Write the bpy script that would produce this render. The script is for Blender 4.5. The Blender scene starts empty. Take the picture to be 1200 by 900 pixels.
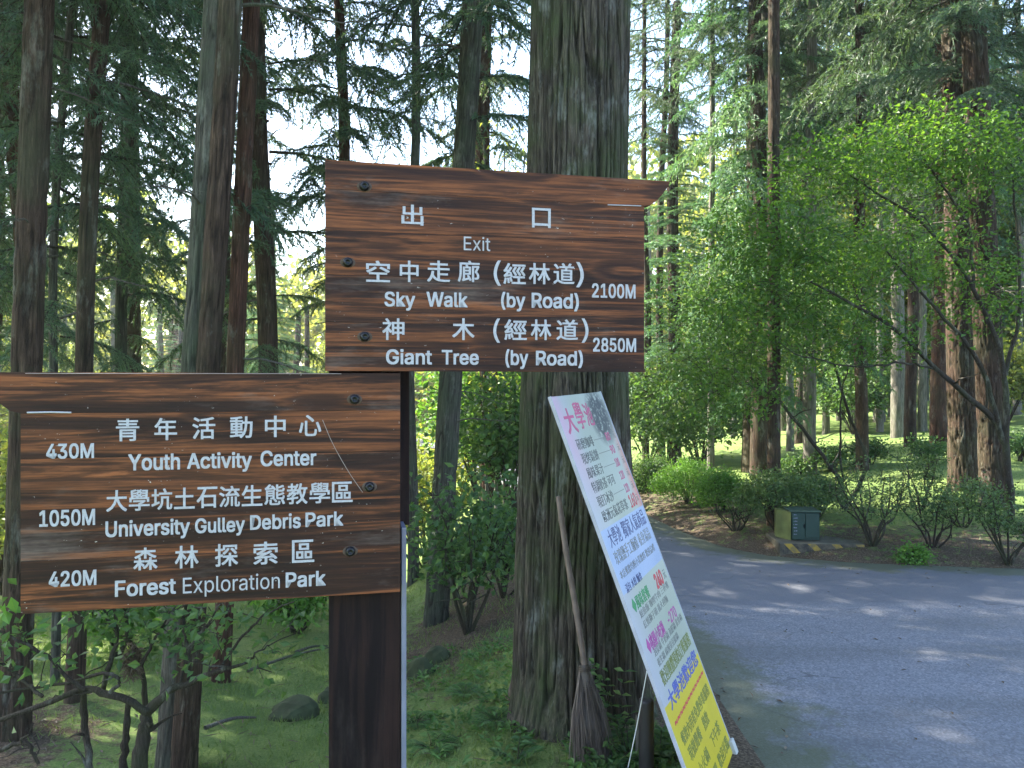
import bpy, bmesh, math
import numpy as np
from mathutils import Matrix, Vector
R = math.radians
S = bpy.context.scene
COL = S.collection

# ---------------------------------------------------------------- camera, sky, sun, exposure
CAMZ = 1.6; FPX = 906.0
cam = bpy.data.cameras.new('camera'); camo = bpy.data.objects.new('camera', cam); COL.objects.link(camo)
cam.sensor_width = 36; cam.lens = FPX / 1200 * 36; cam.clip_start = .05; cam.clip_end = 2000
camo.location = (0, 0, CAMZ); camo.rotation_euler = (R(90), 0, 0)
S.camera = camo
SUN_AZ = R(-62); SUN_EL = R(42)          # azimuth clockwise from +Y (the view direction): light from the left, beyond the signs
W = bpy.data.worlds.new('World'); S.world = W; W.use_nodes = True
wn = W.node_tree.nodes; bg = wn['Background']
sky = wn.new('ShaderNodeTexSky'); sky.sky_type = 'NISHITA'; sky.sun_disc = False
sky.sun_elevation = SUN_EL; sky.sun_rotation = SUN_AZ; sky.air_density = 1.3; sky.dust_density = 2.2; sky.ozone_density = 2.5
W.node_tree.links.new(sky.outputs[0], bg.inputs[0]); bg.inputs[1].default_value = 0.12
sl = bpy.data.lights.new('sun', 'SUN'); so = bpy.data.objects.new('sun', sl); COL.objects.link(so)
sl.energy = 5.0; sl.angle = R(.55); sl.color = (1, .92, .78)
sdir = Vector((math.sin(SUN_AZ) * math.cos(SUN_EL), math.cos(SUN_AZ) * math.cos(SUN_EL), math.sin(SUN_EL)))
so.rotation_euler = (-sdir).to_track_quat('-Z', 'Y').to_euler(); so.location = (20, 10, 30)
S.view_settings.view_transform = 'Standard'; S.view_settings.look = 'None'; S.view_settings.gamma = 1
S.view_settings.exposure = 2.75
S.cycles.max_bounces = 6; S.cycles.diffuse_bounces = 3; S.cycles.transmission_bounces = 3; S.cycles.transparent_max_bounces = 4
S.cycles.glossy_bounces = 2
S.render.engine = 'CYCLES'

# ---------------------------------------------------------------- helpers
def tag(o, label=None, cat=None, group=None, kind=None):
    for k, v in (('label', label), ('category', cat), ('group', group), ('kind', kind)):
        if v: o[k] = v
    return o
def thing(name, label, cat, loc=(0, 0, 0), rotz=0, group=None):
    o = bpy.data.objects.new(name, None); COL.objects.link(o)
    o.location = loc; o.rotation_euler = (0, 0, rotz); o.empty_display_size = .2
    return tag(o, label, cat, group)
def link(name, me, parent=None):
    o = bpy.data.objects.new(name, me); COL.objects.link(o)
    if parent: o.parent = parent
    return o
def mk(name, chunks, mats):
    """chunks: (V, F, material index, smooth[, rnd per vertex]); returns one mesh"""
    Vs, LI, LS, MI, SM, RN = [], [], [], [], [], []
    off = 0; ls = 0
    for ch in chunks:
        V, F, mi, sm = ch[:4]
        V = np.asarray(V, float); F = np.asarray(F, int)
        if len(V) == 0 or len(F) == 0: continue
        rn = ch[4] if len(ch) > 4 else np.zeros(len(V))
        Vs.append(V); RN.append(rn); LI.append((F + off).ravel()); m, k = F.shape
        LS.append(ls + np.arange(m) * k); MI.append(np.full(m, mi)); SM.append(np.full(m, sm, bool))
        off += len(V); ls += m * k
    V = np.concatenate(Vs); LI = np.concatenate(LI); LS = np.concatenate(LS)
    me = bpy.data.meshes.new(name)
    me.vertices.add(len(V)); me.vertices.foreach_set('co', V.astype(np.float32).ravel())
    me.loops.add(len(LI)); me.loops.foreach_set('vertex_index', LI.astype(np.int32))
    me.polygons.add(len(LS)); me.polygons.foreach_set('loop_start', LS.astype(np.int32))
    for m in mats: me.materials.append(m)
    me.polygons.foreach_set('material_index', np.concatenate(MI).astype(np.int32))
    me.polygons.foreach_set('use_smooth', np.concatenate(SM))
    a = me.attributes.new('rnd', 'FLOAT', 'POINT'); a.data.foreach_set('value', np.concatenate(RN).astype(np.float32))
    me.update(calc_edges=True); me.validate()
    return me
def sstep(a, b, x):
    t = np.clip((np.asarray(x, float) - a) / (b - a), 0, 1); return t * t * (3 - 2 * t)
def vnoise(x, y, seed=0, px=0):
    """2-D value noise in 0..1, periodic in x with period px when given"""
    x = np.asarray(x, float); y = np.asarray(y, float)
    xi = np.floor(x).astype(int); yi = np.floor(y).astype(int); fx = x - xi; fy = y - yi
    fx = fx * fx * (3 - 2 * fx); fy = fy * fy * (3 - 2 * fy)
    def h(a, b):
        if px: a = a % px
        n = (a * 374761393 + b * 668265263 + seed * 974634777) & 0xffffffff
        n = ((n ^ (n >> 13)) * 1274126177) & 0xffffffff
        return ((n ^ (n >> 16)) & 0xffff) / 65535.
    return (h(xi, yi) * (1 - fx) + h(xi + 1, yi) * fx) * (1 - fy) + (h(xi, yi + 1) * (1 - fx) + h(xi + 1, yi + 1) * fx) * fy
def fbm(x, y, seed=0, o=4):
    s = 0; a = .5
    for i in range(o): s = s + a * vnoise(x * 2 ** i, y * 2 ** i, seed + i); a *= .5
    return s
def tube(P, rad, seg=6, cap=True):
    P = np.asarray(P, float); n = len(P); rad = np.broadcast_to(rad, n)
    T = np.gradient(P, axis=0); T /= np.linalg.norm(T, axis=1)[:, None] + 1e-9
    ref = np.array([0, 0, 1.]) if abs(T[:, 2]).mean() < .8 else np.array([1., 0, 0])
    A = np.cross(T, ref); A /= np.linalg.norm(A, axis=1)[:, None] + 1e-9; B = np.cross(T, A)
    th = np.arange(seg) * 2 * np.pi / seg
    V = P[:, None] + rad[:, None, None] * (A[:, None] * np.cos(th)[None, :, None] + B[:, None] * np.sin(th)[None, :, None])
    i = np.arange(n - 1)[:, None] * seg; j = np.arange(seg)[None]; k = (j + 1) % seg
    F = np.stack([i + j, i + k, i + seg + k, i + seg + j], -1).reshape(-1, 4)
    return V.reshape(-1, 3), F
def smooth_path(pts, n):
    pts = np.asarray(pts, float); m = len(pts)
    if m < 3:
        t = np.linspace(0, 1, n)[:, None]; return pts[0] * (1 - t) + pts[-1] * t
    Q = np.vstack([2 * pts[0] - pts[1], pts, 2 * pts[-1] - pts[-2]])
    out = []
    for u in np.linspace(0, m - 1 - 1e-6, n):
        i = int(u); f = u - i; p0, p1, p2, p3 = Q[i:i + 4]
        out.append(.5 * (2 * p1 + (p2 - p0) * f + (2 * p0 - 5 * p1 + 4 * p2 - p3) * f * f + (3 * p1 - p0 - 3 * p2 + p3) * f ** 3))
    return np.array(out)
def unit(v): return v / (np.linalg.norm(v, axis=-1, keepdims=True) + 1e-9)
def leaves(C, D, L, Wd, rng, up=.6, fold=.25, curl=0.):
    """diamond leaves at C pointing along D; two folded triangles each"""
    n = len(C); D = unit(D); L = np.broadcast_to(L, n)[:, None]; Wd = np.broadcast_to(Wd, n)[:, None]
    N = unit(rng.normal(0, 1, (n, 3)) * (1 - up) + np.array([0, 0, 1.]) * up)
    Sd = unit(np.cross(D, N)); N = np.cross(Sd, D)
    a = C; t = C + D * L; m = C + D * L * .45
    l = m + Sd * Wd * .5 + N * Wd * fold; r = m - Sd * Wd * .5 + N * Wd * fold
    V = np.stack([a, l, t, r], 1).reshape(-1, 3); i = np.arange(n)[:, None] * 4
    F = np.concatenate([i + [0, 1, 2], i + [0, 2, 3]], 0)
    return V, F, np.repeat(rng.random(n), 4)
def box(x0, x1, y0, y1, z0, z1):
    V = np.array([[x, y, z] for x in (x0, x1) for y in (y0, y1) for z in (z0, z1)], float)
    F = np.array([[0, 1, 3, 2], [4, 6, 7, 5], [0, 4, 5, 1], [2, 3, 7, 6], [0, 2, 6, 4], [1, 5, 7, 3]])
    return V, F
def prism(outline, y0, y1, mat, name, bev=.0025, axis='xz'):
    """outline in the x-z plane extruded from y0 to y1, edges bevelled"""
    bm = bmesh.new()
    vs = [bm.verts.new((x, y0, z)) for x, z in outline]
    f = bm.faces.new(vs)
    r = bmesh.ops.extrude_face_region(bm, geom=[f])
    for v in r['geom']:
        if isinstance(v, bmesh.types.BMVert): v.co.y = y1
    bmesh.ops.recalc_face_normals(bm, faces=bm.faces)
    if bev: bmesh.ops.bevel(bm, geom=list(bm.edges), offset=bev, segments=2, affect='EDGES', profile=.6)
    me = bpy.data.meshes.new(name); bm.to_mesh(me); bm.free(); me.materials.append(mat)
    return me

# ---------------------------------------------------------------- materials
class NT:
    def __init__(s, name):
        s.m = bpy.data.materials.new(name); s.m.use_nodes = True; s.t = s.m.node_tree; s.t.nodes.clear()
        s.out = s.n('ShaderNodeOutputMaterial')
    def n(s, ty, **kw):
        nd = s.t.nodes.new(ty)
        for k, v in kw.items(): setattr(nd, k, v)
        return nd
    def l(s, a, b): s.t.links.new(a, b)
    def put(s, sock, v):
        if hasattr(v, 'is_output'): s.l(v, sock)
        else: sock.default_value = v if not (isinstance(v, tuple) and len(v) == 3 and sock.type == 'RGBA') else (*v, 1)
    def coord(s, kind='Object'): return s.n('ShaderNodeTexCoord').outputs[kind]
    def mapping(s, v, scale=(1, 1, 1), loc=(0, 0, 0), rot=(0, 0, 0)):
        m = s.n('ShaderNodeMapping'); s.l(v, m.inputs[0]); s.put(m.inputs['Location'], loc); m.inputs['Rotation'].default_value = rot; m.inputs['Scale'].default_value = scale
        return m.outputs[0]
    def noise(s, v, sc, detail=4, rough=.55, dist=0, out='Fac'):
        x = s.n('ShaderNodeTexNoise'); s.l(v, x.inputs['Vector']); x.inputs['Scale'].default_value = sc; x.inputs['Detail'].default_value = detail
        x.inputs['Roughness'].default_value = rough; x.inputs['Distortion'].default_value = dist
        return x.outputs[out]
    def vor(s, v, sc, feature='F1', out='Distance', rnd=1):
        x = s.n('ShaderNodeTexVoronoi', feature=feature); s.l(v, x.inputs['Vector']); x.inputs['Scale'].default_value = sc; x.inputs['Randomness'].default_value = rnd
        return x.outputs[out]
    def ramp(s, f, stops, interp='LINEAR'):
        r = s.n('ShaderNodeValToRGB'); r.color_ramp.interpolation = interp; s.l(f, r.inputs[0]); e = r.color_ramp.elements
        while len(e) < len(stops): e.new(.5)
        for el, (p, c) in zip(e, stops): el.position = p; el.color = (*c, 1) if not isinstance(c, (int, float)) else (c, c, c, 1)
        return r.outputs[0]
    def mix(s, f, a, b, bt='MIX'):
        m = s.n('ShaderNodeMix', data_type='RGBA', blend_type=bt); s.put(m.inputs[0], f); s.put(m.inputs[6], a); s.put(m.inputs[7], b); return m.outputs[2]
    def math(s, op, a, b=0., c=0., clamp=False):
        m = s.n('ShaderNodeMath', operation=op, use_clamp=clamp); s.put(m.inputs[0], a); s.put(m.inputs[1], b); s.put(m.inputs[2], c); return m.outputs[0]
    def attr(s, name='rnd'): return s.n('ShaderNodeAttribute', attribute_name=name).outputs['Fac']
    def rand(s): return s.n('ShaderNodeObjectInfo').outputs['Random']
    def bump(s, h, strength=.5, dist=.01):
        b = s.n('ShaderNodeBump'); s.l(h, b.inputs['Height']); b.inputs['Strength'].default_value = strength; b.inputs['Distance'].default_value = dist; return b.outputs[0]
    def surf(s, col, rough=.7, spec=.4, bump=None, metal=0, coat=0):
        p = s.n('ShaderNodeBsdfPrincipled'); s.put(p.inputs['Base Color'], col); s.put(p.inputs['Roughness'], rough); s.put(p.inputs['Specular IOR Level'], spec)
        p.inputs['Metallic'].default_value = metal; p.inputs['Coat Weight'].default_value = coat; p.inputs['Coat Roughness'].default_value = .35
        if bump is not None: s.l(bump, p.inputs['Normal'])
        s.l(p.outputs[0], s.out.inputs[0]); s.p = p; return s.m
    def leaf(s, col, trans=.35, rough=.5, spec=.35, tcol=None):
        p = s.n('ShaderNodeBsdfPrincipled'); s.put(p.inputs['Base Color'], col); p.inputs['Roughness'].default_value = rough; p.inputs['Specular IOR Level'].default_value = spec
        t = s.n('ShaderNodeBsdfTranslucent'); s.put(t.inputs[0], tcol if tcol is not None else col)
        m = s.n('ShaderNodeMixShader'); m.inputs[0].default_value = trans; s.l(p.outputs[0], m.inputs[1]); s.l(t.outputs[0], m.inputs[2]); s.l(m.outputs[0], s.out.inputs[0]); return s.m
def plain(name, col, rough=.6, spec=.4, metal=0, var=.15, sc=12, bumpd=0):
    n = NT(name); c = n.coord(); f = n.noise(c, sc, 5)
    lo = tuple(x * (1 - var) for x in col); hi = tuple(min(1, x * (1 + var)) for x in col)
    b = n.bump(n.noise(c, sc * 6, 4), .4, bumpd) if bumpd else None
    return n.surf(n.ramp(f, [(.3, lo), (.7, hi)]), rough, spec, b, metal)

def leaf_mat(name, cols, trans=.35, big=.6, tint=(1.3, 1.25, .6)):
    n = NT(name); a = n.attr(); g = n.coord('Object')
    f = n.math('ADD', n.math('MULTIPLY', a, .55), n.math('MULTIPLY', n.noise(g, big, 3), .75))
    f = n.math('ADD', f, n.math('MULTIPLY', n.rand(), .2)); f = n.math('SUBTRACT', f, .25, clamp=True)
    k = len(cols) - 1; c = n.ramp(f, [(i / k, cc) for i, cc in enumerate(cols)])
    t = n.mix(1., c, tint, 'MULTIPLY')
    return n.leaf(c, trans, tcol=t)
M = {}
M['needle'] = leaf_mat('needle_dark', [(.03, .06, .048), (.048, .095, .065), (.075, .13, .07), (.14, .165, .07)], .38, .8)
M['needle_teal'] = leaf_mat('needle_teal', [(.045, .11, .07), (.07, .17, .10), (.12, .22, .11), (.2, .26, .12)], .4, .8)
M['needle_sun'] = leaf_mat('needle_sun', [(.08, .12, .04), (.14, .18, .05), (.21, .22, .06), (.28, .25, .08)], .55, .4)  # yellowed and brightened so the colour itself carries sunlight
M['needle_dead'] = leaf_mat('needle_brown', [(.07, .055, .035), (.12, .085, .05), (.16, .12, .07), (.1, .1, .05)], .25, .8)
M['maple'] = leaf_mat('maple_leaf', [(.03, .075, .02), (.055, .125, .028), (.09, .18, .035), (.17, .25, .05)], .5, .9, (1.25, 1.3, .45))
M['broad'] = leaf_mat('broad_leaf', [(.028, .065, .025), (.05, .11, .038), (.085, .165, .05), (.15, .21, .06)], .45, 1.5)
M['azalea'] = leaf_mat('azalea_leaf', [(.035, .075, .03), (.05, .10, .035), (.08, .14, .04), (.11, .17, .045)], .3, 1.5)
M['azalea_bright'] = leaf_mat('azalea_bright_leaf', [(.05, .13, .03), (.08, .19, .035), (.11, .24, .04), (.15, .28, .05)], .4, 1.5)
M['far'] = leaf_mat('far_leaf', [(.08, .13, .045), (.15, .2, .055), (.24, .27, .07), (.36, .33, .11)], .58, .12)  # sunlight on the distant leaves is mixed into these raised colours
M['grass'] = leaf_mat('grass_blade', [(.06, .10, .035), (.09, .15, .045), (.13, .2, .055), (.19, .24, .08)], .4, .7)
M['fern'] = leaf_mat('fern_leaf', [(.04, .10, .03), (.06, .14, .04), (.09, .18, .045), (.12, .2, .05)], .4, 2)
M['litter'] = leaf_mat('litter_leaf', [(.04, .03, .02), (.075, .052, .034), (.12, .088, .055), (.19, .15, .10)], .1, 2, (1, 1, 1))

def bark(name, lo, hi, moss=(.05, .07, .03), mossamt=.5, sc=1., bd=.012, lich=(.3, .32, .27), lichamt=.3):
    n = NT(name); c = n.coord('Object'); off = n.n('ShaderNodeVectorMath', operation='ADD'); n.l(c, off.inputs[0])
    cb = n.n('ShaderNodeCombineXYZ'); n.l(n.math('MULTIPLY', n.rand(), 31.), cb.inputs[2]); n.l(cb.outputs[0], off.inputs[1]); c = off.outputs[0]
    st = n.mapping(c, (1, 1, .09)); st2 = n.mapping(c, (1, 1, .06))
    f1 = n.noise(st, 26 * sc, 7, .7, .8); f2 = n.noise(st2, 75 * sc, 4, .65)
    cr = n.math('ABSOLUTE', n.math('SUBTRACT', f1, .5)); cr = n.math('MULTIPLY', cr, 5., clamp=True)
    col = n.ramp(f2, [(.36, lo), (.62, hi)]); col = n.mix(n.math('MULTIPLY', n.math('SUBTRACT', 1., cr), .65), col, tuple(x * .3 for x in lo))
    mo = n.noise(c, 2.2, 5, .65); col = n.mix(n.math('MULTIPLY', n.ramp(mo, [(.45, 0), (.62, 1)]), mossamt), col, moss)
    li = n.noise(n.mapping(c, (1, 1, .35)), 9., 5, .7); col = n.mix(n.math('MULTIPLY', n.ramp(li, [(.56, 0), (.68, 1)]), lichamt), col, lich)
    col = n.mix(n.math('MULTIPLY', n.attr(), .8), col, tuple(x * .22 for x in lo))
    h = n.math('ADD', n.math('MULTIPLY', cr, .6), n.math('MULTIPLY', f2, .9))
    return n.surf(col, .9, .15, n.bump(n.math('ADD', h, n.math('MULTIPLY', n.noise(n.mapping(c, (1, 1, .35)), 130, 4, .7), .8)), .9, bd))
M['bark_hero'] = bark('bark_cedar_large', (.036, .029, .023), (.165, .14, .11), (.05, .07, .028), .7, 1.3, .008, (.27, .28, .26), .45)
M['bark_red'] = bark('bark_red', (.05, .025, .018), (.15, .075, .05), (.06, .07, .035), .25, 1., .012)
M['bark_grey'] = bark('bark_grey', (.055, .05, .04), (.16, .15, .125), (.05, .07, .04), .55, 1.)
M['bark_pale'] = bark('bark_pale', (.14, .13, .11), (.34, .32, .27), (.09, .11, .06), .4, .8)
M['bark_brown'] = bark('bark_brown', (.04, .027, .02), (.13, .085, .06), (.055, .07, .035), .35, 1.)
M['twig'] = bark('twig_bark', (.03, .025, .02), (.085, .07, .055), (.05, .065, .03), .4, 3, .003)
M['twig_grey'] = bark('twig_grey_bark', (.07, .065, .06), (.2, .18, .16), (.06, .09, .03), .35, 3, .003)

def wood_mat(name, stops, gloss=.42, grey=.5, vertical=False, chips=True, spec=.22):
    n = NT(name); c = n.coord('Object')
    cb = n.n('ShaderNodeCombineXYZ'); n.l(n.math('MULTIPLY', n.rand(), 17.), cb.inputs[0]); n.l(n.math('MULTIPLY', n.rand(), 5.), cb.inputs[1])
    ad = n.n('ShaderNodeVectorMath', operation='ADD'); n.l(c, ad.inputs[0]); n.l(cb.outputs[0], ad.inputs[1]); c2 = ad.outputs[0]
    k = (lambda a, b: (b, b, a)) if vertical else (lambda a, b: (a, b * .4, b))
    # knots pull the grain round them
    kn = n.vor(n.mapping(c2, k(2.2, 6.5)), 1., rnd=1); knm = n.ramp(kn, [(.04, 1), (.3, 0)])
    g1 = n.noise(n.mapping(c2, k(.9, 21)), 1., 7, .66, .6)
    ph = n.math('ADD', n.math('MULTIPLY', g1, 26.), n.math('MULTIPLY', knm, 9.))
    ring = n.math('MULTIPLY_ADD', n.math('SINE', ph), .5, .5)
    fine = n.noise(n.mapping(c2, k(3.2, 125)), 1., 6, .68, .3)
    f = n.math('ADD', n.math('MULTIPLY', g1, .55), n.math('ADD', n.math('MULTIPLY', ring, .14), n.math('MULTIPLY', fine, .42)))
    col = n.ramp(f, stops)
    dk = n.ramp(n.noise(n.mapping(c2, k(2.5, 9)), 1., 5, .7), [(.42, 0), (.66, 1)])
    col = n.mix(n.math('MULTIPLY', dk, .45), col, tuple(x * .45 for x in stops[0][1]))
    col = n.mix(n.math('MULTIPLY', n.ramp(kn, [(.02, 1), (.075, 0)]), .85), col, (.05, .018, .008))
    gy = n.math('MULTIPLY', n.ramp(n.noise(n.mapping(c2, k(1.6, 6)), 1., 6, .75), [(.55, 0), (.72, 1)]), grey)
    gy = n.math('MULTIPLY', gy, n.ramp(fine, [(.35, .3), (.6, 1)]))
    col = n.mix(gy, col, (.20, .16, .14))
    if chips:
        ch = n.ramp(n.noise(n.mapping(c, k(60, 110)), 1., 3, .7), [(.665, 0), (.69, 1)])
        zone = n.ramp(n.noise(c, 7., 3), [(.5, 0), (.62, 1)])
        col = n.mix(n.math('MULTIPLY', ch, zone), col, (.5, .48, .46))
    h = n.math('ADD', n.math('MULTIPLY', ring, .35), fine)
    return n.surf(col, n.math('MULTIPLY_ADD', fine, .3, gloss + .05), spec, n.bump(h, .6, .0014))
M['wood'] = wood_mat('stained_plank_wood', [(.37, (.011, .0048, .004)), (.48, (.031, .0115, .007)), (.59, (.072, .0255, .0115)), (.72, (.26, .085, .03))])
M['post_wood'] = wood_mat('dark_post_wood', [(.3, (.004, .003, .004)), (.5, (.010, .006, .007)), (.75, (.026, .013, .011))], .5, .12, True, False, .12)
n = NT('sign_paint'); c = n.coord('Object'); f = n.noise(c, 60, 4, .7); w = n.noise(c, 320, 3, .6)
M['paint'] = n.surf(n.mix(n.ramp(f, [(.44, 0), (.62, .8)]), n.ramp(w, [(.3, (.30, .30, .34)), (.6, (.43, .43, .47))]), (.35, .33, .34)), .6, .4, n.bump(w, .6, .001))
M['scratch_gap_line'] = plain('scratch_gap_pale', (.32, .27, .25), .7)
M['bolt'] = plain('black_bolt', (.004, .0045, .007), .3, .35, 0, .2, 40)
M['washer'] = plain('grey_washer_stain', (.085, .062, .048), .9, .1)
M['strip'] = plain('aluminium_strip', (.16, .17, .24), .4, .5, .2)
M['black_plastic'] = plain('black_plastic', (.012, .012, .014), .45)
M['bamboo'] = plain('bamboo_handle', (.13, .095, .08), .5, .4, 0, .35, 14)
M['bristle'] = leaf_mat('broom_bristle', [(.035, .028, .024), (.075, .062, .055), (.12, .10, .09), (.2, .175, .16)], 0.05, 3, (1, 1, 1))
M['string'] = plain('white_string', (.6, .62, .62), .7)
M['foot'] = plain('white_foot_block', (.4, .4, .38), .6)

# ground: moss, grass and litter
n = NT('forest_floor'); g = n.coord('Object'); lit = n.attr('rnd')
a = n.noise(g, 1.1, 6, .65); b = n.noise(g, 9, 6, .7); d = n.noise(g, 70, 5, .7)
moss = n.ramp(n.math('ADD', n.math('MULTIPLY', a, .6), n.math('MULTIPLY', d, .5)), [(.3, (.045, .085, .028)), (.5, (.105, .165, .045)), (.68, (.20, .255, .08))])
soil = n.ramp(d, [(.3, (.03, .022, .016)), (.5, (.08, .06, .042)), (.68, (.19, .15, .105))])
mk_ = n.math('ADD', lit, n.math('MULTIPLY', n.math('SUBTRACT', b, .5), 1.5)); mk_ = n.math('ADD', mk_, n.math('MULTIPLY', n.math('SUBTRACT', a, .5), .8))
col = n.mix(n.ramp(mk_, [(.35, 0), (.6, 1)]), moss, soil)
M['ground'] = n.surf(col, .95, .15, n.bump(n.math('ADD', b, d), .8, .03))
# asphalt: pale worn stretch near, darker patch far
n = NT('asphalt'); g = n.coord('Object'); sp = n.vor(g, 95, 'F1'); vc = n.vor(g, 95, 'F1', 'Color'); fine = n.noise(g, 260, 3, .6); bigr = n.noise(g, .8, 5, .6)
sx = n.n('ShaderNodeSeparateXYZ'); n.l(g, sx.inputs[0])
bw = n.n('ShaderNodeRGBToBW'); n.l(vc, bw.inputs[0])
edge = n.math('ADD', n.math('SUBTRACT', sx.outputs[1], n.math('MULTIPLY', sx.outputs[0], .06)), n.math('MULTIPLY', n.noise(g, 2.5, 5, .7), .7))
newer = n.ramp(n.math('MULTIPLY', edge, .1), [(.612, 0), (.632, 1)])
old = n.ramp(bw.outputs[0], [(.15, (.10, .104, .12)), (.55, (.135, .141, .162)), (.9, (.19, .198, .22))])
old = n.mix(n.math('MULTIPLY', n.ramp(n.noise(n.mapping(g, (.35, 1.6, 1), rot=(0, 0, R(8))), 1.2, 5, .65), [(.42, 0), (.62, 1)]), .45), old, (.07, .072, .072))  # dark streaks painted in for soft shadows across the road
neww = n.ramp(n.noise(g, 130, 3, .6), [(.3, (.08, .085, .10)), (.7, (.115, .122, .142))])
col = n.mix(newer, old, neww)
mossy = n.ramp(n.math('ADD', n.noise(g, 3.2, 6, .75), n.math('MULTIPLY', n.attr('rnd'), .42)), [(.64, 0), (.82, 1)])
col = n.mix(n.math('MULTIPLY', mossy, .75), col, (.065, .075, .035))
cr = n.vor(n.mapping(g, (1, 1, 1)), 1.6, 'DISTANCE_TO_EDGE'); wob = n.noise(g, 6, 4)
crk = n.math('MULTIPLY', n.ramp(n.math('ADD', cr, n.math('MULTIPLY', n.math('SUBTRACT', wob, .5), .08)), [(.0, 1), (.008, 0)]), n.ramp(bigr, [(.5, 0), (.62, .6)]))
col = n.mix(crk, col, (.03, .03, .03))
M['asphalt'] = n.surf(col, .82, .3, n.bump(n.math('SUBTRACT', 1., sp), .4, .003))
M['concrete'] = plain('concrete', (.085, .08, .06), .9, .2, 0, .3, 9, .004)
M['stone'] = plain('mossy_stone', (.042, .052, .026), .95, .2, 0, .5, 7, .01)
n = NT('hazard_paint'); c = n.coord(); sx = n.n('ShaderNodeSeparateXYZ'); n.l(c, sx.inputs[0])
st = n.math('SINE', n.math('MULTIPLY', n.math('ADD', sx.outputs[0], sx.outputs[2]), 26.)); w = n.noise(c, 14, 4, .7)
M['hazard'] = n.surf(n.mix(n.ramp(w, [(.4, 0), (.6, .8)]), n.ramp(st, [(.48, (.03, .028, .025)), (.52, (.30, .2, .03))]), (.10, .085, .06)), .85)
M['box_green'] = plain('dark_green_cabinet', (.004, .03, .024), .45, .5, 0, .2, 6)
M['box_sunlit_side'] = plain('sunlit_olive_cabinet_side', (.10, .125, .04), .6, .4, 0, .3, 9)  # olive yellow paints the sunlight onto this face of the green cabinet
M['box_top'] = plain('cabinet_lid', (.04, .07, .05), .6, .4, 0, .4, 9)

# ---------------------------------------------------------------- terrain
_FY = [6.5, 7.1, 7.4, 7.7, 8.07, 8.57, 9.64, 10.7, 13, 20, 32, 60]; _FX = [30, 9, 4.9, 3.4, 2.67, 2.36, 2.13, 2.0, 1.9, 1.0, -2, -12]
_LY = [-12, 2, 3.3, 4.2, 5, 7, 10, 14, 20, 32, 60]; _LX = [.75, .98, 1.06, 1.08, .98, .55, -.05, -.2, -1.6, -5, -15]
def xfar(Y): return np.interp(Y, _FY, _FX)
def xleft(Y): return np.interp(Y, _LY, _LX)
EDGE = []
for a_, b_ in zip(range(len(_FY) - 1), range(1, len(_FY))):
    for t in np.linspace(0, 1, 40, endpoint=False): EDGE.append((_FX[a_] * (1 - t) + _FX[b_] * t, _FY[a_] * (1 - t) + _FY[b_] * t))
EDGE = np.array(EDGE)
def dfar(X, Y):
    X, Y = np.broadcast_arrays(np.asarray(X, float), np.asarray(Y, float)); sh = X.shape; x = X.ravel(); y = Y.ravel()
    d = np.empty(len(x))
    for i in range(0, len(x), 20000):
        s = slice(i, i + 20000); d[s] = np.sqrt(((x[s, None] - EDGE[None, :, 0]) ** 2 + (y[s, None] - EDGE[None, :, 1]) ** 2).min(1))
    beyond = (x > xfar(y)) & (y > 6.5)
    return np.where(beyond, d, -d).reshape(sh)
def H(X, Y):
    X = np.asarray(X, float); Y = np.asarray(Y, float)
    yy = np.maximum(0, Y - 2); hr = -.03 * np.minimum(yy, 40)
    hl = -.12 * np.minimum(yy, 6.5) - .26 * np.clip(Y - 8.5, 0, 18)
    xl = xleft(Y); s = sstep(-1.7, -.35, X - np.minimum(xl, .7) + np.clip(Y - 6, 0, 3) * .0)
    h = hl * (1 - s) + hr * s
    d = dfar(X, Y); h = h + np.where(d > 0, .10 * (1 - np.exp(-np.maximum(d, 0) / .25)) + .105 * np.minimum(d, 24), 0)
    und = (fbm(X * .7 + 9, Y * .7 + 4, 3, 3) - .45) * .18 + (fbm(X * 3.1, Y * 3.1, 7, 3) - .45) * .05
    off = np.maximum(sstep(0, 1.2, d), sstep(0, 1.0, xl - X)); near = sstep(.6, 1.4, np.hypot(X - .3, Y - 3.9))
    return h + und * off * np.where(off > 0, .35 + .65 * near, 1)
def Hs(x, y): return float(H(np.array([x]), np.array([y]))[0])
def ground_at(px, py):
    """where the ray through a place in the view meets the ground"""
    dx = (px - 600) / FPX; dz = -(py - 450) / FPX; Ys = np.linspace(1.2, 60, 5881)
    k = np.argmax(CAMZ + dz * Ys < H(dx * Ys, Ys))
    Y = Ys[k] if k else 50; return np.array([dx * Y, Y, Hs(dx * Y, Y)])
def PT(px, py, Y): return np.array([(px - 600) / FPX * Y, Y, CAMZ - (py - 450) / FPX * Y])
def onroad(X, Y, m=0.): return (dfar(X, Y) < -m) & (X > xleft(Y) + m)

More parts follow.
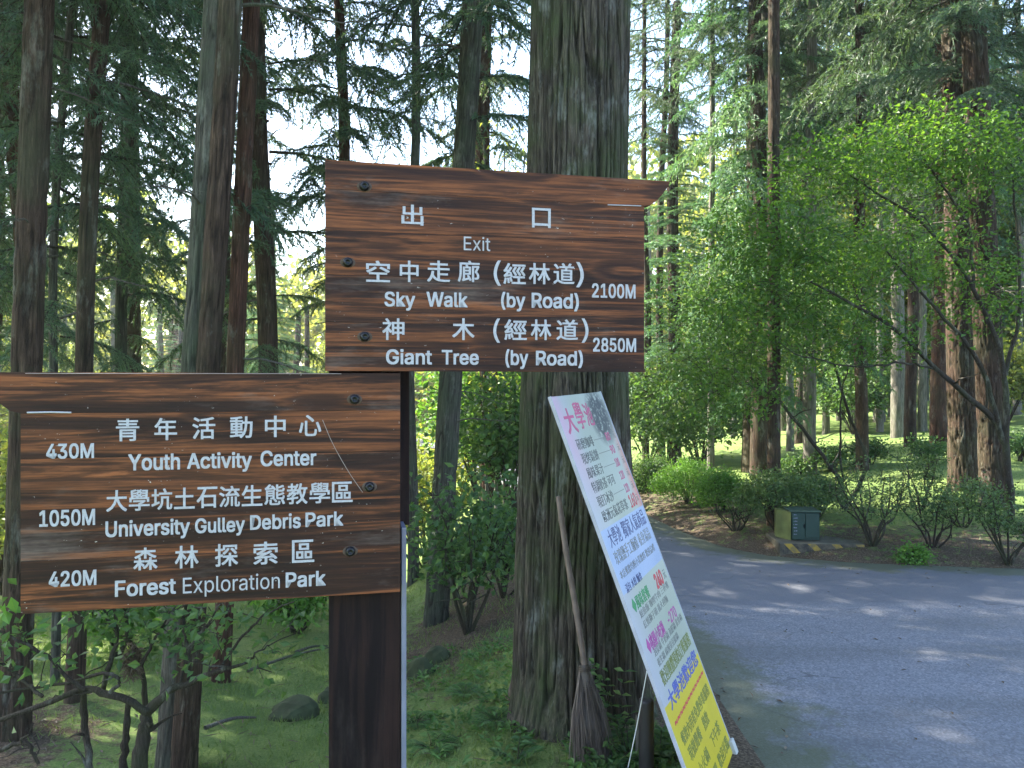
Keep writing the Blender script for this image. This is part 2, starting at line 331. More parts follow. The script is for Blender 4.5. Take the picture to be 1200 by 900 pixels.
def axis(lo, fine0, fine1, hi, step, grow=1.12):
    a = list(np.arange(fine0, fine1, step)); s = step; x = a[-1]
    while x < hi: s *= grow; x += s; a.append(x)
    s = step; x = fine0; pre = []
    while x > lo: s *= grow; x -= s; pre.append(x)
    return np.array(pre[::-1] + a)
gx = axis(-220, -5, 9, 220, .075); gy = axis(-30, 1.5, 13, 320, .075)
GX, GY = np.meshgrid(gx, gy); GZ = H(GX, GY)
inr = np.minimum(-dfar(GX, GY), GX - xleft(GY)); GZ = GZ - .05 * sstep(.02, .14, inr)
nx_, ny_ = len(gx), len(gy); idx = np.arange(nx_ * ny_).reshape(ny_, nx_)
F = np.stack([idx[:-1, :-1], idx[:-1, 1:], idx[1:, 1:], idx[1:, :-1]], -1).reshape(-1, 4)
def litter_amt(X, Y):
    d = dfar(X, Y); xl = xleft(Y) - X
    a = np.where(d > 0, .55 * np.exp(-(np.maximum(d - .25, 0) / 1.3) ** 2) * sstep(-.2, .8, X - 1.4), np.where(d > -.5, .8, 0))
    b = np.where(xl > -.3, .95 * np.exp(-np.abs(xl) / .65) * sstep(9, 6, Y), 0)
    c = .75 * np.exp(-((X + .35) ** 2 / .5 + (Y - 6.2) ** 2 / 3)) + .9 * np.exp(-((X + 2.9) ** 2 / .6 + (Y - 3.8) ** 2 / .8))
    return np.clip(np.maximum(np.maximum(a, b), c) + .1, 0, 1.2)
tag(link('ground', mk('ground', [(np.stack([GX, GY, GZ], -1).reshape(-1, 3), F, 0, True, litter_amt(GX, GY).ravel())], [M['ground']])), kind='structure')
# road sheet
ry = np.concatenate([np.arange(-12, 1.5, .5), np.arange(1.5, 14, .06), np.arange(14, 50, .5)]); NU = 150
rows = []
for y in ry:
    a0 = float(xleft(y)) + (vnoise(y * 7, 0, 5) - .5) * .09 + (vnoise(y * 2, 3, 6) - .5) * .12
    b0 = (float(xfar(y)) if y > 6.5 else 40) + (vnoise(y * 6, 9, 8) - .5) * .05
    u = np.linspace(0, 1, NU); u = u ** (1.8 if y < 8.2 else 1.0)
    rows.append(np.stack([a0 + (b0 - a0) * u, np.full(NU, y)], -1))
RW = np.array(rows); rz = H(RW[..., 0], RW[..., 1]) + .004
em = np.minimum(-dfar(RW[..., 0], RW[..., 1]), RW[..., 0] - xleft(RW[..., 1])); rz -= .012 * (1 - sstep(0, .1, em))
idx = np.arange(NU * len(ry)).reshape(len(ry), NU); F = np.stack([idx[:-1, :-1], idx[:-1, 1:], idx[1:, 1:], idx[1:, :-1]], -1).reshape(-1, 4)
emy = 1 - sstep(.0, .8, em)
tag(link('road', mk('road', [(np.concatenate([RW, rz[..., None]], -1).reshape(-1, 3), F, 0, True, emy.ravel())], [M['asphalt']])), kind='structure')

# ---------------------------------------------------------------- signpost
YAW = math.atan2(.195, .851); O = np.array([-.483, 2.0, 0.]); U = np.array([math.cos(YAW), math.sin(YAW)])
def SP(px, py):
    k = (px - 600) / FPX   # X = k Y ; O + u U
    u = (k * O[1] - O[0]) / (U[0] - k * U[1]); Y = O[1] + u * U[1]
    return u, CAMZ - (py - 450) / FPX * Y
try: FONT = bpy.data.fonts.load(bpy.utils.system_resource('DATAFILES') + '/fonts/Inter.woff2')
except Exception: FONT = None
def solid_mesh(text, bold=0., thick=.002):
    cu = bpy.data.curves.new('lettering', 'FONT'); cu.body = text; cu.size = 1; cu.offset = bold; cu.resolution_u = 3
    if FONT and all(ord(c) < 128 for c in text): cu.font = FONT
    cu.extrude = 0.; ob = bpy.data.objects.new('lettering', cu); COL.objects.link(ob)
    dg = bpy.context.evaluated_depsgraph_get(); dg.update(); me = bpy.data.meshes.new_from_object(ob.evaluated_get(dg))
    bpy.data.objects.remove(ob); bpy.data.curves.remove(cu)
    bm = bmesh.new(); bm.from_mesh(me); bpy.data.meshes.remove(me)
    bmesh.ops.remove_doubles(bm, verts=bm.verts, dist=1e-5)
    bmesh.ops.triangulate(bm, faces=bm.faces)
    r = bmesh.ops.extrude_face_region(bm, geom=list(bm.faces))
    for v in r['geom']:
        if isinstance(v, bmesh.types.BMVert): v.co.z = 1.
    bmesh.ops.triangulate(bm, faces=bm.faces)
    V = np.array([v.co[:] for v in bm.verts]); F = np.array([[v.index for v in f.verts] for f in bm.faces]); bm.free()
    return V, F
CAPH = None
def cjk(t): return any(ord(ch) > 0x2000 for ch in t)
capV, _ = solid_mesh('H'); CAPH = capV[:, 1].max() - capV[:, 1].min(); CAP0 = capV[:, 1].min()
def word(text, x0, x1, z0, z1, bold=.022, fit='auto'):
    """lettering in a local plane: x0..x1 wide, z0 (baseline) .. z1 (cap height); returns x, z, extrusion 0/1"""
    V, F = solid_mesh(text, 0.); V = V.copy()
    if bold > .015:      # thicken the strokes of dense characters with slightly shifted layers
        e = bold * (.62 if cjk(text) else .8); L_ = []; FF = []
        for k, (dx, dy) in enumerate(((-e, -e * .8), (e, -e * .8), (-e, e * .8), (e, e * .8), (0, 0))):
            v = V.copy(); v[:, 0] += dx; v[:, 1] += dy; v[:, 2] *= 1 - .05 * k; L_.append(v); FF.append(F + k * len(V))
        V = np.concatenate(L_); F = np.concatenate(FF)
    a, b = V[:, 0].min(), V[:, 0].max(); V[:, 0] = x0 + (V[:, 0] - a) / (b - a) * (x1 - x0)
    if fit == 'box' or (fit == 'auto' and cjk(text)): c, d = V[:, 1].min(), V[:, 1].max()
    else: c, d = CAP0 - bold, CAP0 + CAPH + bold
    V[:, 1] = z0 + (V[:, 1] - c) / (d - c) * (z1 - z0)
    return V, F
sb = thing('signpost', 'dark wooden post carrying two brown plank direction signs lettered in white', 'signpost', (O[0], O[1], 0), YAW)
def part(name, me, parent, label=None):
    o = link(name, me, parent)
    if label: o['label'] = label
    return o
# post pieces (local x along the boards, y away from the camera, z up)
def pb(x0, x1, y0, y1, z0, z1, mat, name, label=None, bev=.004):
    return part(name, prism([(x0, z0), (x1, z0), (x1, z1), (x0, z1)], y0, y1, mat, name, bev), sb, label)
g0 = Hs(O[0], O[1]) - .4
uL = SP(385, 800)[0]; uR = SP(471.5, 800)[0]; uS = SP(479, 800)[0]; uB = SP(486, 550)[0]
BT = .042
pb(uL, uR, BT + .006, BT + .10, g0, 2.12, M['post_wood'], 'post')
pb(uL + .03, uB, BT + .102, BT + .15, 1.20, 2.10, M['post_wood'], 'rear_board')
pb(uR + .0015, uS - .002, BT + .004, BT + .112, g0, SP(475, 622)[1], M['strip'], 'edge_strip', 'pale metal strip on the right edge of the post', .002)
def board(side):
    if side == 'upper':
        x0 = SP(381, 300)[0]; x1 = SP(755, 330)[0]; zt = SP(381, 187)[1]; zb = SP(381, 434.6)[1]
        root = part('sign_board', prism([(x0 + .012, zb + .012), (x1 - .012, zb + .012), (x1 - .012, zt - .012), (x0 + .012, zt - .012)], BT - .012, BT, M['post_wood'], 'backing', .001), sb,
                    'upper brown plank sign lettered Exit and Sky Walk')
        cuts = [SP(751, y)[1] for y in (241.5, 285, 333, 384)]
        tipx = SP(785, 207)[0]
    else:
        x1 = SP(469, 500)[0] ; x0 = SP(24, 600)[0]; zt = SP(469, 437.5)[1] ; zb = SP(469, 693.5)[1]
        root = part('sign_board', prism([(x0 + .012, zb + .012), (x1 - .012, zb + .012), (x1 - .012, zt - .012), (x0 + .012, zt - .012)], BT - .012, BT, M['post_wood'], 'backing', .001), sb,
                    'lower brown plank sign lettered Youth Activity Center')
        cuts = [SP(30, y)[1] for y in (484.5, 538, 598, 658)]
        tipx = x0 - (SP(785, 207)[0] - SP(755, 330)[0]) - .01
    zs = [zt] + cuts + [zb]; gap = .0002
    for i in range(5):
        a, b = zs[i] - (gap if i else 0), zs[i + 1] + (gap if i < 4 else 0)
        if i == 0:
            hgt = a - b; L_ = tipx - x1 if side == 'upper' else tipx - x0; e = x1 if side == 'upper' else x0
            prof = [(e + L_ * .0, b), (e + L_ * .25, b + hgt * .06), (e + L_ * .5, b + hgt * .24), (e + L_ * .72, b + hgt * .5), (e + L_ * .93, b + hgt * .80), (e + L_, b + hgt * .93), (e + L_ * .99, a)]
            ol = ([(x0, a), (x0, b)] + prof) if side == 'upper' else ([(x1, a), (x1, b)] + prof)
        else: ol = [(x0, b), (x1, b), (x1, a), (x0, a)]
        if side == 'lower' and i == 0: ol = ol[::-1]
        dy = (.0, .0004, .0001, .0005, .0002)[i]
        part('plank', prism(ol, dy, BT - .0125, M['wood'], 'plank', .0007), root)
    return root
up = board('upper'); lo = board('lower')
def letter(root, words, bold=.022, label=None, mat='paint', raise_=.0014, thick=.003):
    for w in words:
        ch = []; t, xa, xb, yt, yb = w[:5]; bo = w[5] if len(w) > 5 else bold
        u0 = SP(xa, yb)[0]; u1 = SP(xb, yb)[0]; zt = SP((xa + xb) / 2, yt)[1]; zb = SP((xa + xb) / 2, yb)[1]
        V, F = word(t, u0, u1, zb, zt, bo)
        ch.append((np.stack([V[:, 0], .0012 - V[:, 2] * (thick - .0005), V[:, 1]], -1), F[:, ::-1], 0, False))
        part('lettering', mk('lettering', ch, [M[mat]]), root)
cb_ = .022
def chars(s, ext, yt, yb, yt2=None, yb2=None):
    out = []
    for i, (c_, (a, b)) in enumerate(zip(s, ext)):
        f = i / max(1, len(s) - 1); y1 = yt + ((yt2 if yt2 else yt) - yt) * f; y2 = yb + ((yb2 if yb2 else yb) - yb) * f
        out.append((c_, a, b, y1, y2, cb_))
    return out
letter(up, chars('出', [(470.4, 496.2)], 240, 264) + chars('口', [(623.4, 645.3)], 244, 267), label='white characters at the top of the upper sign')
letter(up, [('Exit', 543.5, 574.5, 277.5, 294, .012)])
letter(up, chars('空中走廊', [(429, 457), (468.5, 490.5), (500.5, 527.5), (536.5, 562)], 305.5, 330.5) + [('(', 578.5, 587, 306, 331, .014)] + chars('經林道', [(590, 616), (619.8, 644.6), (648.5, 673)], 308.5, 333) + [(')', 675, 684, 308, 333, .014)])
letter(up, [('2100M', 693.7, 744.6, 332.6, 349.5)])
letter(up, [('Sky', 450.6, 486.5, 342, 359.5), ('Walk', 499.8, 548, 342.3, 360), ('(by', 587.2, 615.5, 343, 360.5), ('Road)', 623, 678.2, 343.5, 361.5)])
letter(up, chars('神木', [(448, 474), (530, 556)], 373, 398.5) + [('(', 578, 586, 374, 398, .014)] + chars('經林道', [(591, 617.3), (622, 646), (652, 677.2)], 374.5, 398.5) + [(')', 681.5, 689.5, 374, 398, .014)])
letter(up, [('2850M', 695, 745.3, 396, 412.5)])
letter(up, [('Giant', 452.4, 506.2, 409.4, 427.2), ('Tree', 517.7, 561, 410, 427.5), ('(by', 592.2, 619, 410, 428), ('Road)', 628, 683, 411, 428.5)])
letter(lo, [('430M', 54.3, 110.2, 519.5, 537.5)])
letter(lo, [('1050M', 46.2, 111.5, 597, 616.5)])
letter(lo, [('420M', 57.3, 113, 668.5, 687)])
letter(lo, chars('青年活動中心', [(136, 163.3), (181, 207.5), (225.5, 252.3), (269.5, 296), (310.5, 334.8), (350.3, 376.5)], 490.6, 517, 486.2, 511))
letter(lo, [('Youth', 150.3, 211, 531.5, 551), ('Activity', 219.3, 295.2, 530.2, 548.8), ('Center', 305.4, 370.8, 527.5, 546)])
ex = [123.7 + (414.5 - 123.7) * i / 11 for i in range(12)]
letter(lo, chars('大學坑土石流生態教學區', [(a + 1, b - 1.2) for a, b in zip(ex[:-1], ex[1:])], 574.4, 599.5, 564.5, 588.5))
letter(lo, [('University', 123.7, 222.5, 609, 627.8), ('Gulley', 228.7, 287, 606.5, 624), ('Debris', 293.2, 352.4, 602.5, 620), ('Park', 358, 402.3, 599.7, 617)])
letter(lo, chars('森林探索區', [(156.4, 184.6), (205, 232.7), (252, 279), (297, 325.4), (342.2, 368.3)], 641.7, 668, 632.5, 659))
letter(lo, [('Forest', 134.8, 206.2, 678.5, 697.7), ('Exploration', 214.4, 327.9, 674, 692.5, .008), ('Park', 334.8, 381.8, 669.5, 687.5)])
for root, spots in ((up, [(427, 218.5), (407.5, 307.5), (427.5, 394.5)]), (lo, [(415.5, 468), (433, 570.5), (410.5, 646)])):
    for px, py in spots:
        u, z = SP(px, py); ch = []
        th = np.arange(20) * 2 * np.pi / 20
        prof = [(.0132, -.001), (.0130, -.004), (.0115, -.0085), (.0085, -.0112), (.0055, -.0122), (.0050, -.0085), (0.0001, -.0085)]
        V = np.array([[u + r * np.cos(t), y, z + r * np.sin(t)] for r, y in prof for t in th]); n_ = 20
        F = np.array([[i * n_ + j, i * n_ + (j + 1) % n_, (i + 1) * n_ + (j + 1) % n_, (i + 1) * n_ + j] for i in range(len(prof) - 1) for j in range(n_)])
        part('bolt', mk('bolt', [(V, F, 0, True)], [M['bolt']]), root)
        ws = [(.0175, .0008), (.0168, -.0004), (.009, -.0006)]
        V = np.array([[u + r * np.cos(t) * 1.15, y, z + r * np.sin(t) * .8] for r, y in ws for t in th])
        F = np.array([[i * n_ + j, i * n_ + (j + 1) % n_, (i + 1) * n_ + (j + 1) % n_, (i + 1) * n_ + j] for i in range(2) for j in range(n_)])
        part('washer', mk('washer', [(V, F, 0, True)], [M['washer']]), root)
def strip(root, pts, w, mat='scratch_gap_line', label=None, name='scratch_gap_line'):
    P = [SP(*p) for p in pts]; V, F = tube([(u, -.0016, z) for u, z in P], w, 5)
    return part(name, mk(name, [(V, F, 0, True)], [M[mat]]), root, label)
strip(up, [(712, 240.2), (735, 241), (751, 241.5)], .0016, 'paint', 'white line under the end of the top plank', 'joint_line')
strip(lo, [(32, 483.5), (60, 483), (84, 483.5)], .0022, 'paint', 'white line under the end of the top plank', 'joint_line')
strip(lo, smooth_path([(378, 492), (390, 520), (408, 552), (425, 577)], 12), .0007)
strip(lo, [(30, 437.6), (200, 437.8), (400, 438)], .0007)  # pale line painted for the bright gap between the two boards

# ---------------------------------------------------------------- menu panel leaning on the big trunk
TL = np.array([.157, 3.10, 1.549]); E1 = np.array([.41349537, .91022231, .0227361]); E2 = np.array([.33357404, -.12820669, -.93396542])
E1 /= np.linalg.norm(E1); E2 -= E1 * E1.dot(E2); E2 /= np.linalg.norm(E2); NN = np.cross(E1, -E2); PW, PL = .637, 1.715
mb = bpy.data.objects.new('menu_board', None); COL.objects.link(mb); tag(mb, 'tall pastel cafe menu board leaning against the thick mossy trunk', 'menu board')
BLc = TL + E2 * PL
mb.matrix_world = Matrix(((E1[0], -E2[0], NN[0], BLc[0]), (E1[1], -E2[1], NN[1], BLc[1]), (E1[2], -E2[2], NN[2], BLc[2]), (0, 0, 0, 1)))
def PN(px, py):
    r = np.array([(px - 600) / FPX, 1, -(py - 450) / FPX]); c0 = np.array([0, 0, CAMZ])
    t = NN.dot(TL - c0) / NN.dot(r); q = c0 + r * t - TL; return q.dot(E1), q.dot(E2)
n = NT('menu_print'); c = n.coord(); sx = n.n('ShaderNodeSeparateXYZ'); n.l(c, sx.inputs[0]); X_, Y_ = sx.outputs[0], sx.outputs[1]
base = n.ramp(n.noise(c, 2.5, 3), [(.3, (.27, .29, .235)), (.7, (.33, .355, .32))])
pk = n.math('MULTIPLY', n.ramp(n.math('SUBTRACT', X_, n.math('MULTIPLY', n.math('SUBTRACT', 1.7, Y_), .25)), [(.0, 1), (.10, 0)]), n.ramp(n.math('SUBTRACT', Y_, 1.2), [(0, 0), (.4, 1)]))
base = n.mix(n.math('MULTIPLY', pk, .8), base, (.55, .19, .26))
rd = n.math('MULTIPLY', n.ramp(X_, [(.55, 0), (.63, 1)]), n.ramp(n.math('SUBTRACT', Y_, .95), [(.05, 0), (.25, 1), (.5, .6), (.62, 0)]))
base = n.mix(rd, base, (.50, .14, .12))
base = n.mix(n.math('MULTIPLY', n.ramp(n.math('SUBTRACT', .22, X_), [(0, 0), (.2, 1)]), .5), base, (.38, .35, .46))
blob = n.math('ADD', n.math('POWER', n.math('MULTIPLY', n.math('SUBTRACT', X_, .50), 7.), 2.), n.math('POWER', n.math('MULTIPLY', n.math('SUBTRACT', Y_, 1.60), 7.5), 2.))
ink = n.math('MULTIPLY', n.ramp(n.math('MULTIPLY', blob, .5), [(.2, 1), (.65, 0)]), n.ramp(n.noise(c, 34, 5, .75), [(.40, 0), (.47, 1)]))
base = n.mix(ink, base, (.02, .025, .035))
wv = n.math('ADD', Y_, n.math('MULTIPLY', n.math('SINE', n.math('MULTIPLY', X_, 14.)), .006))
tb = [PN(702.5, 624)[1], PN(729, 700)[1], PN(783, 823)[1]]; yb_ = [PL - t for t in tb]
def above(v, thr): return n.math('GREATER_THAN', v, thr)
inblue = n.math('MULTIPLY', above(Y_, yb_[1]), n.math('SUBTRACT', 1., above(Y_, yb_[0])))
base = n.mix(inblue, base, n.ramp(n.noise(c, 4, 3), [(.3, (.23, .29, .44)), (.7, (.29, .35, .5))]))
base = n.mix(n.math('SUBTRACT', 1., above(wv, yb_[2])), base, n.ramp(n.noise(c, 5, 3), [(.3, (.46, .34, .008)), (.7, (.52, .41, .015))]))
base = n.mix(n.math('MULTIPLY', n.ramp(n.noise(c, 30, 5, .8), [(.62, 0), (.8, .5)]), .5), base, (.45, .44, .4))
M['menu'] = n.surf(base, .38, .45)
def pbox(name, x0, x1, y0, y1, z0, z1, mat, bev=.0015):
    me = bpy.data.meshes.new(name); bm = bmesh.new(); bmesh.ops.create_cube(bm, size=1)
    for v in bm.verts: v.co = ((x0, x1)[v.co.x > 0], (y0, y1)[v.co.y > 0], (z0, z1)[v.co.z > 0])
    bmesh.ops.bevel(bm, geom=list(bm.edges), offset=bev, segments=1, affect='EDGES'); bm.to_mesh(me); bm.free(); me.materials.append(mat); return me
part('panel', pbox('panel', 0, PW, 0, PL, -.012, 0, M['menu']), mb)
edge = plain('panel_edge_white', (.34, .35, .40), .5)
for nm, a_ in (('edge_trim', (-.006, -.0005, -.002, PL + .002)), ('edge_trim', (PW + .0005, PW + .006, -.002, PL + .002))):
    part(nm, pbox(nm, a_[0], a_[1], a_[2], a_[3], -.014, .0015, edge, .001), mb)
INK = {}
def ink_mat(name, c): 
    if name not in INK: INK[name] = plain('print_' + name, c, .5, .4, 0, .1)
    return INK[name]
COLS = {'dark': (.06, .06, .06), 'grey': (.16, .16, .15), 'red': (.42, .03, .05), 'pink': (.40, .06, .15), 'green': (.02, .20, .07), 'mag': (.32, .04, .22), 'blue': (.05, .07, .30), 'olive': (.13, .15, .03), 'navy': (.03, .04, .13)}
def mtext(t, s0, s1, top, bot, c, bold=.02, lift=.0007, label=None):
    V, F = word(t, s0, s1, PL - bot, PL - top, bold, 'box')
    o = part('lettering', mk('lettering', [(np.stack([V[:, 0], V[:, 1], V[:, 2] * lift + .0001], -1), F, 0, False)], [ink_mat(c, COLS[c])]), mb, label); return o
def rowt(px, py): return PN(px, py)[1]
C4 = lambda cx, cy: (640 + cx / 4.093, 460 + cy / 4.093)
C5 = lambda cx, cy: (690 + cx / 3.75, 660 + cy / 3.75)
mtext('大', .05, .17, .055, .165, 'pink', .03, label='pink brush title characters'); mtext('學', .19, .29, .035, .155, 'pink', .02); mtext('池', .31, .40, .045, .15, 'pink', .02)
rows_ = [('研磨咖啡', 4, '80', (135, 255)), ('現烤鬆餅', 4, '90', (160, 325)), ('風味果汁', 4, '100', (185, 395)), ('特調奶茶 可可', 6, '120', (208, 465)), ('現打冰沙', 4, '120', (235, 535)), ('歐洲元氣花草茶', 7, '160', (262, 605))]
for t, k, pr, cc in rows_:
    tc = rowt(*C4(*cc)); big = pr == '160'; s_, c_ = PN(*C4(*cc)); s_ = .085
    w_ = {4: .21, 6: .30, 7: .35}[k]
    mtext(t, s_, s_ + w_, tc - .024, tc + .024, 'dark', .012)
    mtext(pr, .475, .475 + (.10 if big else .06), tc - (.03 if big else .02), tc + (.03 if big else .02), 'red' if big else 'pink', .02)
    mtext('元', .585, .615, tc - .016, tc + .016, 'grey', .01)
    if k < 6: part('rule', pbox('rule', s_ + w_ + .015, .465, PL - tc - .0015, PL - tc + .0015, 0, .0008, ink_mat('grey', COLS['grey']), .0002), mb)
C6 = lambda cx, cy: (680 + cx / 6.43, 560 + cy / 6.43)
for t, a_, b_, c_, hh, col_ in (('大學池', (195, 480), None, (.06, .22), .036, 'navy'), ('獨家人氣商品', (195, 480), None, (.25, .60), .036, 'navy'),
                         ('玫瑰鹽手工麵條 養身湯品', (250, 620), None, (.05, .59), .028, 'grey'), ('本店餐飲均附小菜飲料 歡迎品嚐', (295, 745), None, (.04, .58), .017, 'grey'), ('湯包 水餃 麵食', (345, 840), None, (.05, .28), .018, 'navy')):
    tc = rowt(*C6(*a_)); mtext(t, c_[0], c_[1], tc - hh, tc + hh, col_, .012)
tb5 = lambda cx, cy: rowt(*C5(cx, cy))
mtext('◆風味套餐', .05, .30, tb5(215, 170) - .028, tb5(215, 170) + .028, 'green', .03); mtext('240', .42, .54, tb5(215, 170) - .036, tb5(215, 170) + .03, 'red', .04); mtext('元', .56, .60, tb5(215, 170) - .02, tb5(215, 170) + .02, 'grey')
mtext('鮭魚飯 咖哩牛肉 三杯雞', .10, .58, tb5(245, 205) - .016, tb5(245, 205) + .016, 'grey', .01); mtext('紅燒獅子頭 義大利麵', .10, .50, tb5(262, 250) - .016, tb5(262, 250) + .016, 'grey', .01)
mtext('◆桃園小吃鍋', .05, .32, tb5(285, 335) - .03, tb5(285, 335) + .03, 'mag', .03); mtext('-270', .40, .55, tb5(285, 335) - .026, tb5(285, 335) + .022, 'mag', .02)
mtext('泡菜鍋 牛奶鍋 海鮮鍋 素食鍋', .10, .60, tb5(305, 372) - .016, tb5(305, 372) + .016, 'grey', .01); mtext('養生鍋 麻辣臭豆腐鍋', .10, .46, tb5(322, 415) - .016, tb5(322, 415) + .016, 'grey', .01)
mtext('歡迎團體預約訂餐服務', .08, .60, tb5(325, 505) - .03, tb5(325, 505) + .03, 'olive', .02)
mtext('大學池歡迎您', .07, .60, tb5(365, 590) - .035, tb5(365, 590) + .035, 'blue', .03)
mtext('~~~~~~~~~~~~', .05, .61, tb5(385, 700) - .008, tb5(385, 700) + .006, 'red', .02)
mtext('餐飲內用者免費停車服務', .06, .60, tb5(412, 775) - .026, tb5(412, 775) + .026, 'olive', .02)
for j, (t, a_, b_) in enumerate((('現做簡餐', .08, .30), ('熱飲', .36, .46), ('小火鍋', .12, .30), ('下午茶', .38, .56), ('營業時間', .08, .34), ('歡迎光臨', .38, .60))):
    tc = tb5(450, 830) + (j // 2) * .085; mtext(t, a_, b_, tc - .028, tc + .028, 'olive', .02)
part('corner_foot', pbox('corner_foot', PW - .03, PW + .012, -.02, .05, -.03, .016, M['foot'], .003), mb, 'small white foot at the lower right corner')

# ---------------------------------------------------------------- the thick trunk
def trunk_mesh(name, path, radii, seg, rings, ncell, zc, amp, seed, mats, flare=None, smooth=True, second=None):
    P = smooth_path(path, rings); r = np.interp(np.linspace(0, 1, rings), np.linspace(0, 1, len(radii)), radii)
    th = np.arange(seg) * 2 * np.pi / seg; TH, Rr = np.meshgrid(th, np.arange(rings)); z = P[:, 2][:, None] - P[0, 2]
    u = TH / (2 * np.pi) * ncell; zz = z / zc + 0 * TH
    u = u + (vnoise(TH / (2 * np.pi) * 8, z * 1.3 + 0 * TH, seed + 9, 8) - .5) * 2.2
    n1 = vnoise(u, zz, seed, ncell); n2 = vnoise(u * 2, zz * 1.7, seed + 1, ncell * 2); n3 = vnoise(u * 4, zz * 3, seed + 2, ncell * 4)
    rg = 1 - np.abs(2 * n1 - 1); rg2 = 1 - np.abs(2 * n2 - 1)
    d = amp * (-(rg ** 9) * 1.0 - .55 * rg2 ** 9 + .2 * n3 + .25 * n2)
    lobes = 1 + (flare(TH, z) if flare else 0) + .03 * (vnoise(TH / (2 * np.pi) * 5, z * .8 + 0 * TH, seed + 4, 5) - .5) * 2
    RR = r[:, None] * lobes + d
    V = np.stack([P[:, 0][:, None] + RR * np.cos(TH), P[:, 1][:, None] + RR * np.sin(TH), P[:, 2][:, None] + 0 * TH], -1).reshape(-1, 3)
    i = np.arange(rings - 1)[:, None] * seg; j = np.arange(seg)[None]; k = (j + 1) % seg
    F = np.stack([i + j, i + k, i + seg + k, i + seg + j], -1).reshape(-1, 4)
    ch = [(V, F, 0, smooth, np.clip(-d / amp, 0, 1).ravel())]
    return ch
tx, ty = .31, 3.95; gz = Hs(tx, ty)
bt = thing('cedar_tree', 'thick mossy ridged trunk behind the upper sign with the broom and menu board against it', 'tree', (tx, ty, gz))
def fl(TH, z):
    f = .5 * np.exp(-z / .2) + .18 * np.exp(-z / .7)
    lob = 1 + .5 * np.cos(3 * (TH - R(250))) + .35 * np.cos(5 * TH + 1)
    crease = .22 * np.exp(-((np.mod(TH - R(306) + np.pi, 2 * np.pi) - np.pi) / .13) ** 2) * (1 - sstep(1.0, 2.0, z))
    but = .10 * np.exp(-((np.mod(TH - R(335) + np.pi, 2 * np.pi) - np.pi) / .4) ** 2) * (1 - sstep(1.0, 2.2, z))
    return f * lob * .6 - crease + but
path = [(0, 0, -.15), (0, 0, .9), (.005, 0, 2.0), (.04, 0, 3.4), (.10, 0, 6), (.2, 0, 17)]
ch = []
lowr = trunk_mesh('t', [(0, 0, -.12), (.0, 0, .9), (.006, 0, 1.6), (.02, 0, 2.4), (.045, 0, 3.8)], [.29, .285, .27, .262, .252, .245], 440, 420, 66, .75, .026, 11, None, fl)
hi_ = trunk_mesh('t', [(.045, 0, 3.79), (.10, 0, 8), (.2, 0, 17)], [.245, .2, .08], 48, 30, 24, .4, .01, 12, None)
part('trunk', mk('trunk', lowr + hi_, [M['bark_hero']]), bt)
hero = bt

# ---------------------------------------------------------------- foliage generators
def bough(rng, L, nsh=34, sag=.4, tl=.075, tw=.013, per=5, step=.03, spread=.62):
    """a drooping conifer bough along +x: wood tubes and needle tufts"""
    t = np.linspace(0, 1, 7); ax = np.stack([L * t, .06 * L * np.sin(t * 3 + rng.random() * 6), .10 * L * t - sag * L * t ** 2], -1)
    wood = [tube(ax, np.linspace(.016, .004, 7) * L / 1.8, 4)]; C, D = [], []
    for k in range(nsh):
        u = .12 + .86 * (k + rng.random() * .8) / nsh; p = np.array([np.interp(u, t, ax[:, i]) for i in range(3)])
        side = 1 if k % 2 else -1; ang = R(rng.uniform(30, 75)) * side; ls = L * rng.uniform(.14, .36) * (1.15 - .6 * u)
        if k == nsh - 1: ang = 0; ls = L * .2
        d = np.array([math.cos(ang), math.sin(ang), rng.uniform(-.25, .1)]); m = max(4, int(ls / step)); s = np.linspace(0, 1, m)[:, None]
        pts = p + d * ls * s + np.array([0, 0, -1.]) * ls * rng.uniform(.25, .85) * s ** 2
        wood.append(tube(pts[::max(1, (m - 1) // 2)][:3], [.005, .004, .003][:len(pts[::max(1, (m - 1) // 2)][:3])], 3)); dd = np.gradient(pts, axis=0); dd = unit(dd)
        for q in range(per): C.append(pts + rng.normal(0, .006, pts.shape)); D.append(dd * .9 + rng.normal(0, spread, dd.shape) + np.array([0, 0, -.25]))
    C = np.concatenate(C); D = unit(np.concatenate(D)); n_ = len(C); ln = tl * rng.uniform(.6, 1.3, n_)[:, None]
    Sd = unit(np.cross(D, rng.normal(0, 1, (n_, 3)))) * tw * rng.uniform(.7, 1.4, n_)[:, None]
    NV = np.stack([C - Sd * .5, C + Sd * .5, C + D * ln], 1).reshape(-1, 3); NF = np.arange(n_ * 3).reshape(-1, 3)
    return wood, NV, NF, np.repeat(rng.random(n_) * .6, 3)
